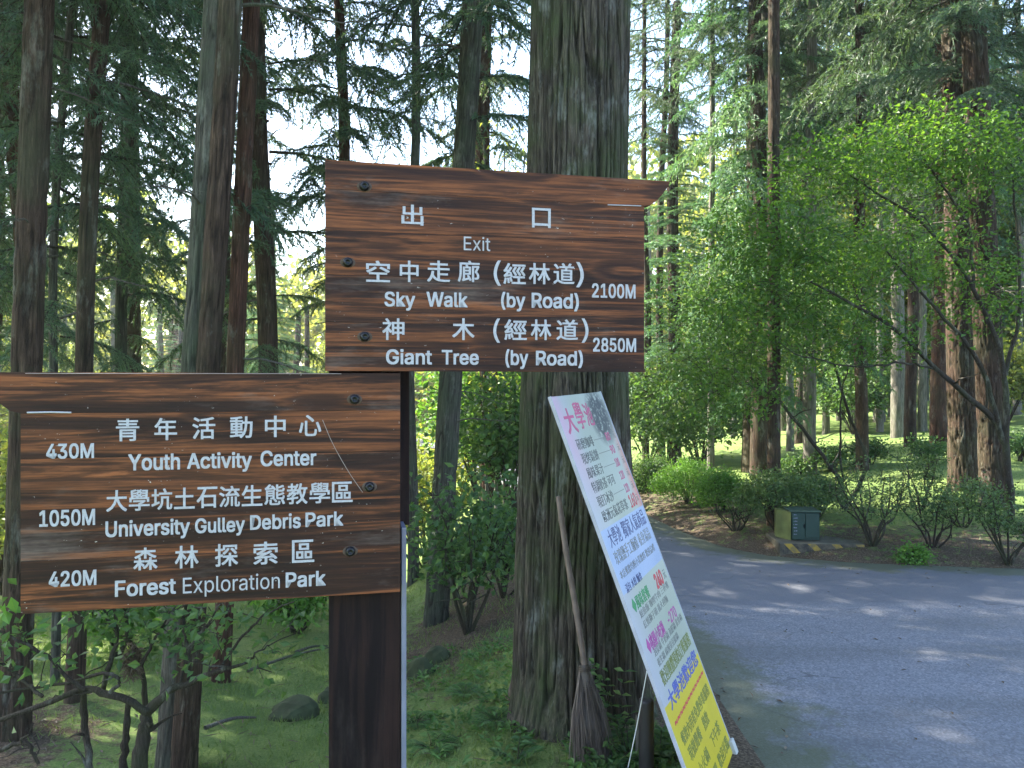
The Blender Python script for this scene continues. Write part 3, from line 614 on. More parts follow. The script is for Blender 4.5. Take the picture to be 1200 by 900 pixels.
def crown_mesh(name, seed, z0, z1, rmax, nb, mats, low=.35, kw={}, top=0):
    rng = np.random.default_rng(seed); temps = [bough(rng, 1.8, **kw) for _ in range(4)]; ch = []
    for i in range(nb + top):
        f = (i + rng.random()) / nb if i < nb else .42 + .58 * (i - nb) / top; z = z0 + (z1 - z0) * f; prof = min(1, low + f * 3) * (1 - .85 * max(0, f - .25) / .75)
        s = rmax / 1.8 * prof * rng.uniform(.65, 1.15); az = i * 2.399 + rng.normal(0, .3); pit = R(rng.uniform(-12, 8) + f * 25)
        ca, sa, cp, sp_ = math.cos(az), math.sin(az), math.cos(pit), math.sin(pit)
        Rm = np.array([[ca, -sa, 0], [sa, ca, 0], [0, 0, 1]]) @ np.array([[cp, 0, -sp_], [0, 1, 0], [sp_, 0, cp]])
        wood, NV, NF, rn = temps[rng.integers(4)]; roll = 1 if rng.random() < .5 else -1; o_ = np.array([0, 0, z]); tr = lambda V: (V * np.array([s, s * roll, s])) @ Rm.T + o_
        b = rng.random() * .4
        for WV, WF in wood: ch.append((tr(WV), WF, 1, True))
        ch.append((tr(NV), NF, 0, False, rn + b))
    return mk(name, ch, mats)
CR = {}; ADDED_SHADE = [(-4.4, 11.8, 'high', 'conifer added for road shade behind the reddish leaning trunk'), (-6.2, 12.7, 'high', 'conifer added for road shade behind the slim brown trunk'), (-8.4, 12.6, 'mid', 'conifer added for road shade behind the lichened trunk at the left edge')]
CR['low'] = crown_mesh('crown_low', 1, 2.2, 15.5, 1.8, 68, [M['needle'], M['twig']], .55, top=85)  # top: extra boughs added out of view to thicken shade on the road
CR['mid'] = crown_mesh('crown_mid', 2, 3.6, 15.5, 2.0, 74, [M['needle'], M['twig']], .5, top=85)
CR['high'] = crown_mesh('crown_high', 3, 7.0, 16, 2.0, 60, [M['needle'], M['twig']], .5, dict(nsh=24))
CR['teal'] = crown_mesh('crown_teal', 4, 1.4, 15.5, 2.1, 120, [M['needle_teal'], M['twig']], .65, dict(sag=.6, tl=.10, tw=.02, per=5, step=.04))
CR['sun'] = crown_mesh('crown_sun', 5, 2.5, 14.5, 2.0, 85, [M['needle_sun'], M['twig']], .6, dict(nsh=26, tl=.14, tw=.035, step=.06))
def leafy_crown(name, seed, z0, z1, rmax, ncl, mats):
    """crown of a distant leafy tree: clumps of leaves on limbs, open between them"""
    rng = np.random.default_rng(seed); ch = []; C = []
    for i in range(ncl):
        f = (i + rng.random()) / ncl; z = z0 + (z1 - z0) * f; a = i * 2.399 + rng.normal(0, .4); r = rmax * math.sin(min(3.0, .5 + f * 2.5)) * rng.uniform(.45, 1.)
        e = np.array([math.cos(a) * r, math.sin(a) * r, z]); ch.append((*tube([[0, 0, z - r * .5], e * [.5, .5, 1] - [0, 0, r * .18], e], [.03, .02, .008], 4), 1, True))
        q = rng.normal(0, 1, (120, 3)) * np.array([.36, .36, .2]); C.append(e + q)
    C = np.concatenate(C); V, F, rn = leaves(C, rng.normal(0, 1, C.shape) + [0, 0, -.4], .12, .08, rng, .45); ch.append((V, F, 0, False, rn)); return mk(name, ch, mats)
CR['leafy'] = leafy_crown('crown_leafy', 6, 2.0, 13, 2.6, 120, [M['far'], M['twig']])
CR['leafy2'] = leafy_crown('crown_leafy', 7, 1.0, 10, 2.8, 110, [M['broad'], M['twig']])
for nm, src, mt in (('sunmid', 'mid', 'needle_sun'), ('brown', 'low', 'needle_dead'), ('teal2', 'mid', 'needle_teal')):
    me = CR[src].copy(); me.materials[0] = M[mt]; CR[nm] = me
def simple_trunk(seed, seg=20, rings=44, hgt=16., amp=.05):
    rng = np.random.default_rng(seed); r0 = 1.
    pts = [(0, 0, -.3), (0, 0, 1)] + [(rng.normal(0, .035), rng.normal(0, .035), z) for z in (3, 6, 10)] + [(0, 0, hgt)]
    P = smooth_path(pts, rings); P[:, 2] = np.linspace(-.3, hgt, rings)
    return P
DEAD = []
for k in range(3):
    rg_ = np.random.default_rng(k); P = smooth_path([(0, 0, 0), (.35, .03, .02), (.75, -.05 + .08 * k, -.05), (1.1, .05, -.16 + .06 * k)], 12); P[1:] += rg_.normal(0, .008, (11, 3)); ch = [(*tube(P, np.linspace(.016, .003, 12), 6), 0, True)]
    for q in range(3, 11):
        d = unit(np.array([.6, rg_.choice([-1, 1]) * rg_.uniform(.4, 1), rg_.uniform(-.4, .2)])); L_ = rg_.uniform(.08, .4); Q = P[q] + d * np.linspace(0, L_, 5)[:, None] + rg_.normal(0, .008, (5, 3)); Q[0] = P[q]; ch.append((*tube(Q, np.linspace(.005, .0015, 5), 4), 0, True))
    DEAD.append(mk('dead_branch', ch, [M['twig_grey']]))
def tree(name, label, pos, dia, barkm, crown=None, lean=(0, 0), scale=1., hgt=16., group=None, rotz=0, detail=0, flare=.35, seed=0, cat='tree', stems=None):
    t = thing(name, label, cat, tuple(pos), 0, group); t.rotation_euler = (-lean[1], lean[0], 0)
    if detail:
        rng = np.random.default_rng(seed + 50)
        fn = lambda TH, z: flare * np.exp(-z / .25) * (1 + .4 * np.cos(4 * TH + seed))
        h1 = 7.5; offs = stems or [(0, 0, 0, 0, dia / 2, barkm)]
        for ox, oy, ex, ey, r_, bm_ in offs:
            A = trunk_mesh('t', [(ox, oy, -.3), (ox + ex * .2, oy, h1 * .2), (ox + ex * .55, oy + ey * .5, h1 * .55), (ox + ex, oy + ey, h1)], [r_, r_ * .97, r_ * .9, r_ * .82], 90 * detail, 260, max(12, int(r_ * 2 * math.pi / .03)), .3, r_ * .12, seed, None, fn)
            B = trunk_mesh('t', [(ox + ex, oy + ey, h1 - .01), (ox + ex * 1.3, oy, hgt * .8), (ox + ex * 1.4, oy, hgt)], [r_ * .82, r_ * .5, r_ * .2], 20, 16, 12, .3, .002, seed, None)
            part('trunk', mk('trunk', A + B, [bm_]), t)
    else:
        fn = lambda TH, z: flare * np.exp(-z / .3) * (1 + .35 * np.cos(3 * TH + seed))
        rng = np.random.default_rng(seed + 50)
        A = trunk_mesh('t', [(0, 0, -.4), (0, 0, 1)] + [(rng.normal(0, .05), rng.normal(0, .05), z) for z in (3, 6, 10)] + [(0, 0, hgt)], [dia / 2, dia / 2 * .98, dia / 2 * .9, dia / 2 * .8, dia / 2 * .6, dia / 2 * .3], 36, 90, 16, .6, dia * .07, seed, None, fn)
        part('trunk', mk('trunk', A, [barkm]), t)
    if not group:
        rb = np.random.default_rng(seed * 7 + 1)
        for q in range(7):
            z = rb.uniform(1.6, 6.5); o2 = part('dead_branch', DEAD[rb.integers(3)], t); a2 = rb.uniform(0, 6.28); o2.rotation_euler = (0, rb.uniform(-.2, .35), a2); o2.scale = [max(.5, dia * 3.) * rb.uniform(.5, 1.3)] * 3
            o2.location = (math.cos(a2) * dia * .36, math.sin(a2) * dia * .36, z)
    if crown:
        c_ = part('crown', CR[crown], t); c_.rotation_euler = (0, 0, rotz); c_.scale = (scale, scale, hgt / 16.)
    return t
def wpx(w, Y): return w * Y / FPX
hc = part('crown', CR['high'], hero); hc.location = (.15, 0, 1.)
# --- trees whose trunks one can tell apart, left to right
p = ground_at(16, 862); tree('cedar_tree', 'grey lichened trunk cut by the left edge of the photo', p, wpx(33, p[1]), M['bark_brown'], 'mid', (.035, .0), .9, 16, detail=1, seed=3, rotz=1.)
p = ground_at(64, 800); tree('cedar_tree', 'very thin trunk just right of the lichened trunk at the left edge', p, wpx(10, p[1]), M['bark_grey'], 'low', (.012, .01), .7, 13, seed=4, rotz=2)
p = ground_at(86, 822); tree('cedar_tree', 'slim brown trunk showing below the 420M corner of the lower sign', p, wpx(20, p[1]), M['bark_brown'], 'mid', (.04, .01), .7, 13, seed=5, rotz=4.)
p = ground_at(201, 905); D0 = p
tree('cedar_tree', 'leaning twin stem tree rising above the middle of the lower sign', p, wpx(42, p[1]), M['bark_grey'], 'high', (.058, .0), .9, 16, detail=1, seed=6, flare=.3,
     stems=[(0, 0, .02, 0, wpx(17, p[1]), M['bark_grey']), (wpx(17, p[1]), -.035, .03, 0, wpx(14, p[1]), M['bark_brown'])])
p = ground_at(259, 797); tree('cedar_tree', 'reddish leaning trunk right of the twin stem tree', p, wpx(21, p[1]), M['bark_red'], 'high', (.045, .0), .8, 15, detail=1, seed=7, rotz=1)
p = np.array([(318 - 600) / FPX * 8.2, 8.2, 0]); p[2] = Hs(p[0], p[1]); tree('cedar_tree', 'brown trunk with shaggy boughs left of the upper sign', p, wpx(24, 8.2), M['bark_brown'], 'low', (-.005, 0), .95, 16, seed=8, rotz=.4)
p = ground_at(511, 730); tree('cedar_tree', 'grey leaning trunk seen between the two posts of sign and thick trunk', p, wpx(28, p[1]), M['bark_grey'], 'mid', (.06, .0), .8, 16, detail=1, seed=9, rotz=2.2)
p = np.array([(484 - 600) / FPX * 9.5, 9.5, 0]); p[2] = Hs(p[0], p[1]); tree('cedar_tree', 'thin trunk close beside the right edge of the signpost', p, wpx(13, 9.5), M['bark_grey'], 'high', (.0, .01), .6, 13, seed=10)
p = np.array([(400 - 600) / FPX * 10.5, 10.5, 0]); p[2] = Hs(p[0], p[1]); tree('cedar_tree', 'orange brown trunk rising over the left end of the upper sign', p, wpx(16, 10.5), M['bark_red'], 'mid', (.0, .0), .75, 16, seed=11, rotz=5)
p = np.array([(150 - 600) / FPX * 9.6, 9.6, 0]); p[2] = Hs(p[0], p[1]); tree('cedar_tree', 'shaggy dark conifer behind the left half of the lower sign', p, wpx(14, 9.6), M['bark_grey'], 'low', (.0, .0), .8, 16, seed=12, rotz=1.9)
p = np.array([(20 - 600) / FPX * 8., 8., 0]); p[2] = Hs(p[0], p[1]); tree('cedar_tree', 'dark drooping conifer behind the leftmost trunk', p, wpx(20, 8.), M['bark_red'], 'low', (.0, .0), .9, 16, seed=13, rotz=3)
p = np.array([(575 - 600) / FPX * 12., 12., 0]); p[2] = Hs(p[0], p[1]); tree('cedar_tree', 'dark trunk with tufted boughs just left of the thick trunk above the sign', p, wpx(22, 12.), M['bark_red'], 'low', (-.01, .0), .85, 17, seed=14, rotz=.9)
for q, (x, y, cr, lb_) in enumerate(ADDED_SHADE): tree('cedar_tree', lb_, (x, y, Hs(x, y)), .26, M['bark_brown'], cr, (0, 0), 1.15, 16, seed=90 + q, rotz=q)  # conifers added so their crowns keep sun patches off the road
# --- right of the road
p = ground_at(907, 616); tree('cedar_tree', 'straight red brown trunk standing behind the cabinet', p, wpx(15, p[1]), M['bark_brown'], 'high', (.0, .0), .8, 15, detail=1, seed=15)
p = ground_at(1129, 574); tree('cedar_tree', 'straight brown trunk above the twiggy shrubs left of the maple', p, wpx(31, p[1]), M['bark_brown'], 'mid', (-.02, .0), 1., 17, detail=1, seed=16, rotz=2)
p = ground_at(1166, 592); tree('cedar_tree', 'tall trunk behind the forked maple near the right edge', p, wpx(30, p[1]), M['bark_brown'], 'mid', (-.045, .0), 1.1, 17, detail=1, seed=17, rotz=.3)
p = ground_at(880, 552); tree('cedar_tree', 'stout dark trunk with wide base between the clipped bush and the red brown trunk', p, wpx(19, p[1]), M['bark_brown'], 'high', (.0, .0), .9, 17, seed=18, flare=.6)
p = ground_at(898, 548); tree('cedar_tree', 'sunlit trunk touching the stout dark trunk', p, wpx(12, p[1]), M['bark_pale'], 'high', (.0, .0), .8, 16, seed=19, flare=.7)  # pale bark paints the sunlight on this trunk
p = ground_at(949, 556); tree('cedar_tree', 'orange sunlit trunk above the cabinet', p, wpx(15, p[1]), M['bark_pale'], 'high', (-.005, .0), .8, 16, seed=20)  # sunlit look comes from the pale bark colour
for px, py, w_, lb in ((1052, 512, 15, 'pale trunk on the mossy slope, leftmost of three close together'), (1067, 522, 13, 'grey trunk on the mossy slope, middle of three close together'), (1081, 505, 10, 'pale thin trunk on the mossy slope, rightmost of three close together'),
                       (833, 553, 8, 'thin pale trunk above the bright clipped bush'), (757, 545, 8, 'thin trunk beside the right edge of the thick trunk'), (775, 540, 9, 'thin reddish trunk above the far end of the road'), (722, 530, 9, 'thin trunk hidden mostly behind the menu board')):
    if px == 722: continue
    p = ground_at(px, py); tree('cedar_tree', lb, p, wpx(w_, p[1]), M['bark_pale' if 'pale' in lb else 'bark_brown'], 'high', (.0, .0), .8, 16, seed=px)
p = np.array([(890 - 600) / FPX * 13.5, 13.5, 0]); p[2] = Hs(p[0], p[1]); tree('cedar_tree', 'big blue green drooping conifer right of the upper sign', p, wpx(20, 13.5), M['bark_brown'], 'teal', (.0, .0), .82, 17, seed=30, rotz=.6)
p = np.array([(790 - 600) / FPX * 17, 17., 0]); p[2] = Hs(p[0], p[1]); tree('cedar_tree', 'farther blue green conifer showing under the beak of the upper sign', p, wpx(16, 17), M['bark_brown'], 'teal', (.0, .0), .95, 9, seed=31, rotz=2.6)
p = np.array([(1100 - 600) / FPX * 14.5, 14.5, 0]); p[2] = Hs(p[0], p[1]); tree('cedar_tree', 'sunlit orange trunk high above the maple crown', p, wpx(18, 14.5), M['bark_red'], 'teal2', (.0, .0), 1.1, 17, seed=32, rotz=1.6)
p = np.array([(1010 - 600) / FPX * 12.5, 12.5, 0]); p[2] = Hs(p[0], p[1]); tree('cedar_tree', 'conifer with dark hanging boughs over the middle of the maple crown', p, wpx(14, 12.5), M['bark_brown'], 'mid', (.0, .0), 1.1, 17, seed=33, rotz=4.6)
# unseen canopy added beyond the left edge to shade the near slope and the road
for k, (x, y, cr) in enumerate(((-6.6, 7.2, 'mid'), (-7.6, 9.6, 'low'), (-5.2, 5.4, 'mid'), (-10.5, 11.5, 'low'), (-9., 7., 'low'), (-11.5, 15.5, 'mid'))):
    tree('cedar_tree', 'unseen conifer added past the left edge to cast shade', (x, y, Hs(x, y)), .3, M['bark_brown'], cr, (0, 0), 1.25, 16.5, 'added shade conifers past the left edge', k * 1.3, seed=60 + k)
# sunlit thin saplings seen between signpost and thick trunk
for k, (px, y0, y1, w_) in enumerate(((572, 640, 440, 4), (582, 650, 430, 5), (591, 640, 440, 3.5), (600, 650, 430, 4.5), (562, 640, 470, 3))):
    Y = 11 + .25 * k; X = (px - 600) / FPX * Y; z = Hs(X, Y); q = thing('sapling', ('slender pale stem, leftmost but one', 'thickest slender pale stem', 'thin pale stem right of the thickest', 'slender pale stem nearest the thick trunk', 'leftmost short slender pale stem')[k] + ' of the sunlit stems left of the thick trunk', 'sapling', (X, Y, z))
    r_ = wpx(w_, Y) / 2; P = smooth_path([(0, 0, -.2), (.03 * (k - 2), 0, 1.5), (.08 * (k - 2), .1, 3.2), (.2 * (k - 2), .2, 5.5)], 14); part('stem', mk('stem', [(*tube(P, np.linspace(r_, r_ * .4, 14), 7), 0, True)], [M['bark_pale']]), q)  # pale bark stands in for sun on the stems
    C = P[5:].repeat(14, 0); rg_ = np.random.default_rng(k); C = C + rg_.normal(0, .22, C.shape); V, F, rn = leaves(C, rg_.normal(0, 1, C.shape) + [0, 0, -.3], .11, .05, rg_, .4); part('foliage', mk('foliage', [(V, F, 0, False, rn)], [M['far']]), q)
for k, (px, Y, w_) in enumerate(((926, 17, 9), (968, 20, 8), (1003, 23, 9), (1031, 19, 8), (1098, 21, 10), (1148, 24, 8), (1192, 20, 9), (860, 22, 8), (1016, 27, 8))):
    X = (px - 600) / FPX * Y; tree('forest_tree', 'slim pale trunk far up the mossy slope beyond the azaleas', (X, Y, Hs(X, Y)), wpx(w_, Y), M['bark_pale'], 'high', (0, 0), .7, 16, 'slim pale trunks up the slope', k, seed=200 + k)
# --- distant individuals
rng = np.random.default_rng(77); n_far = 0; nr_ = 0; nl_ = 0
for k in range(400):
    if n_far >= 66: break
    Y = rng.uniform(13, 42); px = rng.uniform(-60, 1260); X = (px - 600) / FPX * Y
    top = 14.5
    if px < 640 and Y < 19: continue
    if bool(onroad(np.array([X]), np.array([Y]), -.8)[0]): continue
    if 640 < px < 850 and Y < 32: continue
    if 850 <= px and Y < 18: continue
    if 425 < px < 530 and Y < 24: continue
    z = Hs(X, Y); left = px < 640
    if left:
        if nl_ >= 24: continue
        nl_ += 1
    if not left:
        if nr_ >= 36: continue
        nr_ += 1
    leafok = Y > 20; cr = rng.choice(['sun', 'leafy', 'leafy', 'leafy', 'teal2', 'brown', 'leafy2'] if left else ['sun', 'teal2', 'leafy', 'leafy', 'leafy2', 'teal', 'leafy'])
    hg = rng.uniform(8.5, 12) if left else rng.uniform(11, 16)
    if 640 < px < 850: hg = 7
    if not leafok and cr in ('leafy', 'leafy2'): cr = 'sun' if left else 'teal2'
    bk = M[rng.choice(['bark_brown', 'bark_brown', 'bark_pale', 'bark_grey'])]
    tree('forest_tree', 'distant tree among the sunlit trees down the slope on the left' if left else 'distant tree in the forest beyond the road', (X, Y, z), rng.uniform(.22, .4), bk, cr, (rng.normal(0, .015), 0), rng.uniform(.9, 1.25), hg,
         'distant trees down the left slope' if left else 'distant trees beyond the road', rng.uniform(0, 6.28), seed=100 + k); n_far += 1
# far-off wood, one uneven mass of leaf clumps
rng = np.random.default_rng(5); C = []
for k in range(900):
    a = rng.uniform(-.78, .78); Y = rng.uniform(44, 70); X = a * Y; z0 = Hs(X, Y)
    hg = rng.uniform(0, 1) * ((15 if a < .08 else 12) + 3 * math.sin(a * 9)); r_ = rng.uniform(1.2, 2.6)
    q = rng.normal(0, 1, (95, 3)); q = unit(q) * (rng.random((95, 1)) ** .4) * np.array([r_, r_, r_ * .75]); C.append(q + [X, Y, z0 + hg])
C = np.concatenate(C); V, F, rn = leaves(C, rng.normal(0, 1, C.shape) + [0, 0, -.3], .6, .42, rng, .3)
tag(link('far_woodland', mk('far_woodland', [(V, F, 0, False, rn)], [M['far']])), 'far off sunlit woodland closing the view behind all the trunks', 'woodland', kind='stuff')

# ---------------------------------------------------------------- broadleaf trees and shrubs
def spray(nodes, centres, rng, per=16, size=.05, rad=.16, flat=.35, reach=1.2, up=.7, twigr=.003, sub=1):
    """leaf sprays round each centre, joined to the nearest branch node by a twig"""
    ch = []; nodes = np.asarray(nodes); C, D = [], []; tv = []
    centres = np.asarray(centres, float); d0 = np.array([((nodes - c) ** 2).sum(1).min() for c in centres]); pool = np.concatenate([nodes, centres[np.argsort(d0)]]); m0 = len(nodes)
    for q_, c in enumerate(centres[np.argsort(d0)]):
        nodes = pool[:m0 + q_]; k = np.argmin(((nodes - c) ** 2).sum(1)); d = np.linalg.norm(nodes[k] - c)
        if d < reach and d > .02:
            mid = (nodes[k] + c) / 2 + rng.normal(0, .05 * d, 3); w_ = twigr * (1.5 if k < m0 else 1.); tv.append(tube([nodes[k], mid, c], [w_ * 1.3, w_ * 1.05, w_ * .8], 3))
        out = unit(c - nodes[k] + rng.normal(0, .05, 3))
        for s in range(sub):
            q = rng.normal(0, 1, (per, 3)) * np.array([rad, rad, rad * flat]); C.append(c + q); D.append(out + rng.normal(0, .7, (per, 3)) * np.array([1, 1, .5]) + [0, 0, -.15])
    C = np.concatenate(C); D = np.concatenate(D)
    V, F, rn = leaves(C, D, size * rng.uniform(.6, 1.25, len(C)), size * .62 * rng.uniform(.7, 1.2, len(C)), rng, up)
    return [(a, b, 1, True) for a, b in tv], (V, F, 0, False, rn)
def broad_tree(name, label, base, stems, blobs, ncent, seed, leafm, barkm, cat='tree', per=16, size=.05, rad=.15, flat=.35, group=None, reach=1.3, up=.7):
    rng = np.random.default_rng(seed); base = np.asarray(base, float); t = thing(name, label, cat, tuple(base), 0, group); nodes = []; wood = []
    for pts, r0, r1 in stems:
        P = smooth_path(np.asarray(pts) - base, 18); P[1:] += rng.normal(0, .008, (17, 3)); rr = np.linspace(r0, r1, 18); wood.append((*tube(P, rr, 8), 0, True)); nodes.append(P[4:])
        for k in range(6, 18, 2):      # side limbs
            d = unit(rng.normal(0, 1, 3) * [1, 1, .5] + [0, 0, .35]); L_ = rng.uniform(.25, .6) * (r0 / .03) ** .3; Q = P[k] + d * np.linspace(0, L_, 6)[:, None] + rng.normal(0, .02, (6, 3)); Q[0] = P[k]
            wood.append((*tube(Q, np.linspace(rr[k] * .5, .003, 6), 5), 0, True)); nodes.append(Q[2:])
    nodes = np.concatenate(nodes); cs = []
    wts = np.array([b[3] for b in blobs], float); wts /= wts.sum()
    for k in range(ncent):
        c, rx, rz = [blobs[i] for i in [rng.choice(len(blobs), p=wts)]][0][:3]; q = unit(rng.normal(0, 1, 3)) * rng.random() ** .45; cs.append(np.asarray(c) - base + q * [rx, rx, rz])
    tw, lf = spray(nodes, cs, rng, per, size, rad, flat, reach, up)
    part('trunk', mk('trunk', wood, [barkm]), t)
    part('crown', mk('crown', [lf] + tw, [leafm, M['twig']]), t)
    return t
# forked maple at the right
b0 = ground_at(1186, 612); Y0 = b0[1]
mp = [([b0 - [0, 0, .1], PT(1180, 545, Y0), PT(1172, 500, Y0), PT(1110, 445, Y0 - .3), PT(1040, 380, Y0 - .6), PT(950, 330, Y0 - .8)], .05, .012),
      ([PT(1176, 520, Y0), PT(1145, 420, Y0 - .2), PT(1095, 360, Y0 - .4), PT(1040, 295, Y0 - .6)], .032, .009),
      ([PT(1178, 530, Y0), PT(1176, 430, Y0 - .1), PT(1140, 340, Y0 - .3), PT(1085, 265, Y0 - .5), PT(985, 200, Y0 - .7)], .036, .009),
      ([PT(1140, 340, Y0 - .3), PT(1135, 265, Y0 - .4), PT(1095, 205, Y0 - .5), PT(1060, 150, Y0 - .6)], .022, .007),
      ([PT(1178, 440, Y0), PT(1195, 360, Y0), PT(1190, 250, Y0), PT(1180, 150, Y0)], .025, .007),
      ([PT(1100, 435, Y0 - .3), PT(1060, 425, Y0 - .7), PT(1000, 430, Y0 - 1), PT(930, 415, Y0 - 1.1)], .014, .006)]
bl = [(PT(1000, 200, Y0 - .6), .95, .42, 1.3), (PT(1090, 165, Y0 - .4), .9, .4, 1.2), (PT(1170, 200, Y0 - .2), .8, .5, 1), (PT(900, 280, Y0 - .7), .85, .42, 1.2), (PT(960, 320, Y0 - .5), .95, .5, 1.4), (PT(1060, 290, Y0 - .2), .9, .5, 1),
      (PT(880, 370, Y0 - .6), .75, .45, 1), (PT(1160, 330, Y0), .7, .6, .6), (PT(1000, 400, Y0 - .6), .8, .35, .6), (PT(850, 450, Y0 - .4), .7, .45, .7)]
broad_tree('maple_tree', 'green leafed maple with dark forked limbs spreading over the road from the right', b0, mp, bl, 1250, 21, M['maple'], M['twig'], per=17, size=.06, rad=.16, flat=.28, reach=.8)
b1 = ground_at(990, 596); Y1 = b1[1]
mp = [([b1 - [0, 0, .1], PT(978, 553, Y1), PT(913, 472, Y1), PT(873, 440, Y1)], .035, .01), ([b1, PT(1015, 545, Y1), PT(994, 484, Y1), PT(971, 400, Y1), PT(960, 340, Y1)], .03, .008),
      ([b1, PT(985, 530, Y1), PT(985, 470, Y1 - .2), PT(1000, 400, Y1 - .3)], .018, .006), ([PT(913, 472, Y1), PT(870, 450, Y1 - .3), PT(810, 470, Y1 - .5)], .012, .004)]
bl = [(PT(860, 420, Y1), .95, .5, 1.2), (PT(800, 450, Y1 + .3), .7, .55, 1), (PT(930, 380, Y1), .95, .5, 1), (PT(980, 330, Y1), .8, .5, .7), (PT(820, 350, Y1 + .6), .8, .6, .9), (PT(790, 505, Y1 + .6), .6, .35, .6)]
broad_tree('maple_tree', 'slender multi stemmed tree rising behind the cabinet and twiggy azaleas', b1, mp, bl, 720, 22, M['broad'], M['twig'], per=15, size=.065, rad=.17, flat=.35, reach=.7)
# mound bushes
def mound(label, px, py, w, h, leafm, seed, group=None, size=.035, nc=320, name='clipped_bush', depth=.8, cut=.35):
    b = ground_at(px, py); k = b[1] / FPX; rx = w * k / 2; rz = h * k; rng = np.random.default_rng(seed); t = thing(name, label, 'bush', tuple(b), 0, group)
    wood = []; nodes = []
    for s in range(8):
        a = rng.uniform(0, 6.28); e = np.array([math.cos(a) * rx * .7, math.sin(a) * rx * .7, rz * rng.uniform(.5, .8)]); P = smooth_path([(0, 0, -.05), e * [.3, .3, .5] + rng.normal(0, .03, 3), e], 8)
        wood.append((*tube(P, np.linspace(.014, .005, 8), 5), 0, True)); nodes.append(P[3:])
    cs = []
    for i in range(nc):
        q = unit(rng.normal(0, 1, 3)); q[2] = abs(q[2]) * 1.0 - .12; rr = rng.uniform(.72, 1.04) * (1 + .12 * math.sin(q[0] * 5 + seed) + .1 * math.sin(q[1] * 7))
        cs.append([q[0] * rx * rr, q[1] * rx * depth * rr, cut * rz + q[2] * rz * (1 - cut) * rr])
    tw, lf = spray(np.concatenate(nodes), cs, rng, 26, size, .065, .8, .5, .35)
    part('stems', mk('stems', wood, [M['twig']]), t); part('foliage', mk('foliage', [lf] + tw, [leafm, M['twig']]), t); return t
mound('bright green rounded azalea at the curve of the road', 806, 590, 78, 48, M['azalea_bright'], 1)
mound('bright green azalea mound right beside the first, nearer the cabinet', 848, 598, 62, 44, M['azalea_bright'], 2)
mound('green umbrella shaped azalea over the left side of the cabinet', 912, 622, 92, 66, M['azalea'], 3, cut=.55)
mound('dark azalea mound behind the right side of the cabinet', 958, 606, 50, 46, M['azalea'], 4, cut=.5, nc=200)
mound('dull green low bush at the far end of the road beside the menu board', 764, 574, 50, 44, M['broad'], 5, name='bush', cut=.1)
mound('small bright green tuft bush at the foot of the twiggy shrubs by the road', 1071, 659, 16, 16, M['azalea_bright'], 6, nc=40, name='bush', cut=.1)
# twiggy azaleas
def twiggy(label, px, py, w, h, seed, leafm='azalea', n=9, nc=150, size=.035, rad=.07, group=None, barkm='twig', name='azalea_shrub', b=None, per=12, up=.5, stemr=.012, reach=.6):
    b = ground_at(px, py) if b is None else np.asarray(b, float); k = b[1] / FPX; rx = w * k / 2; rz = h * k; rng = np.random.default_rng(seed); t = thing(name, label, 'shrub', tuple(b), 0, group); wood = []; nodes = []
    for s in range(n):
        a = s * 6.283 / n + rng.normal(0, .3); e = np.array([math.cos(a) * rx * rng.uniform(.5, .95), math.sin(a) * rx * rng.uniform(.4, .8), rz * rng.uniform(.65, .95)])
        P = smooth_path([(0, 0, -.05), e * [.35, .35, .3] + rng.normal(0, .03, 3), e * [.8, .8, .65] + rng.normal(0, .04, 3), e], 12); rr = np.linspace(stemr, .004, 12); wood.append((*tube(P, rr, 6), 0, True)); nodes.append(P[6:])
        for q in range(4, 11, 2):
            d = unit(np.array([e[0], e[1], 0]) * .5 + rng.normal(0, .5, 3) + [0, 0, .8]); L_ = rng.uniform(.12, .3) * max(.6, rz); Q = P[q] + d * np.linspace(0, L_, 5)[:, None] + rng.normal(0, .012, (5, 3)); Q[0] = P[q]
            wood.append((*tube(Q, np.linspace(rr[q] * .6, .0025, 5), 5), 0, True)); nodes.append(Q[2:])
    nodes = np.concatenate(nodes); cs = nodes[rng.integers(0, len(nodes), nc)] + rng.normal(0, 1, (nc, 3)) * [rx * .12, rx * .12, rz * .06] + [0, 0, rz * .04]
    cs = cs[cs[:, 2] > rz * .38]
    tw, lf = spray(nodes, cs, rng, per, size, rad, .5, reach, up)
    part('stems', mk('stems', wood, [M[barkm]]), t); part('foliage', mk('foliage', [lf] + tw, [M[leafm], M['twig']]), t); return t
twiggy('large many stemmed azalea just right of the cabinet slab', 1022, 640, 100, 98, 11, n=9, nc=120)
twiggy('crooked azalea with bare lower limbs between cabinet shrub and brown trunk', 1092, 642, 80, 76, 12, n=7, nc=120)
twiggy('airy azalea on the slope behind the crooked one', 1078, 598, 60, 66, 13, n=6, nc=100)
twiggy('azalea with sparse leaves in front of the brown trunk', 1128, 618, 64, 54, 14, n=6, nc=110)
twiggy('azalea with thin stems at the right edge by the road', 1182, 662, 96, 92, 15, n=8, nc=190)
twiggy('low bare twiggy shrub on the bank between bright azaleas and cabinet', 862, 622, 50, 38, 16, n=8, nc=24)
twiggy('loose rhododendron shrub in front of the grey leaning trunk', 548, 742, 128, 172, 17, 'broad', 9, 140, .065, .14, name='rhododendron_shrub', stemr=.018, reach=.7)
twiggy('small leafy shrub behind the rhododendron by the thick trunk', 590, 700, 90, 110, 18, 'broad', 7, 160, .07, .11, name='rhododendron_shrub')
twiggy('bright green shrub glimpsed under the lower sign beside the post', 345, 742, 80, 60, 19, 'azalea_bright', 7, 110, .06, .1, name='rhododendron_shrub')
twiggy('bright yellow green bush under the left part of the lower sign', 135, 770, 90, 90, 20, 'azalea_bright', 8, 170, .07, .12, name='rhododendron_shrub')
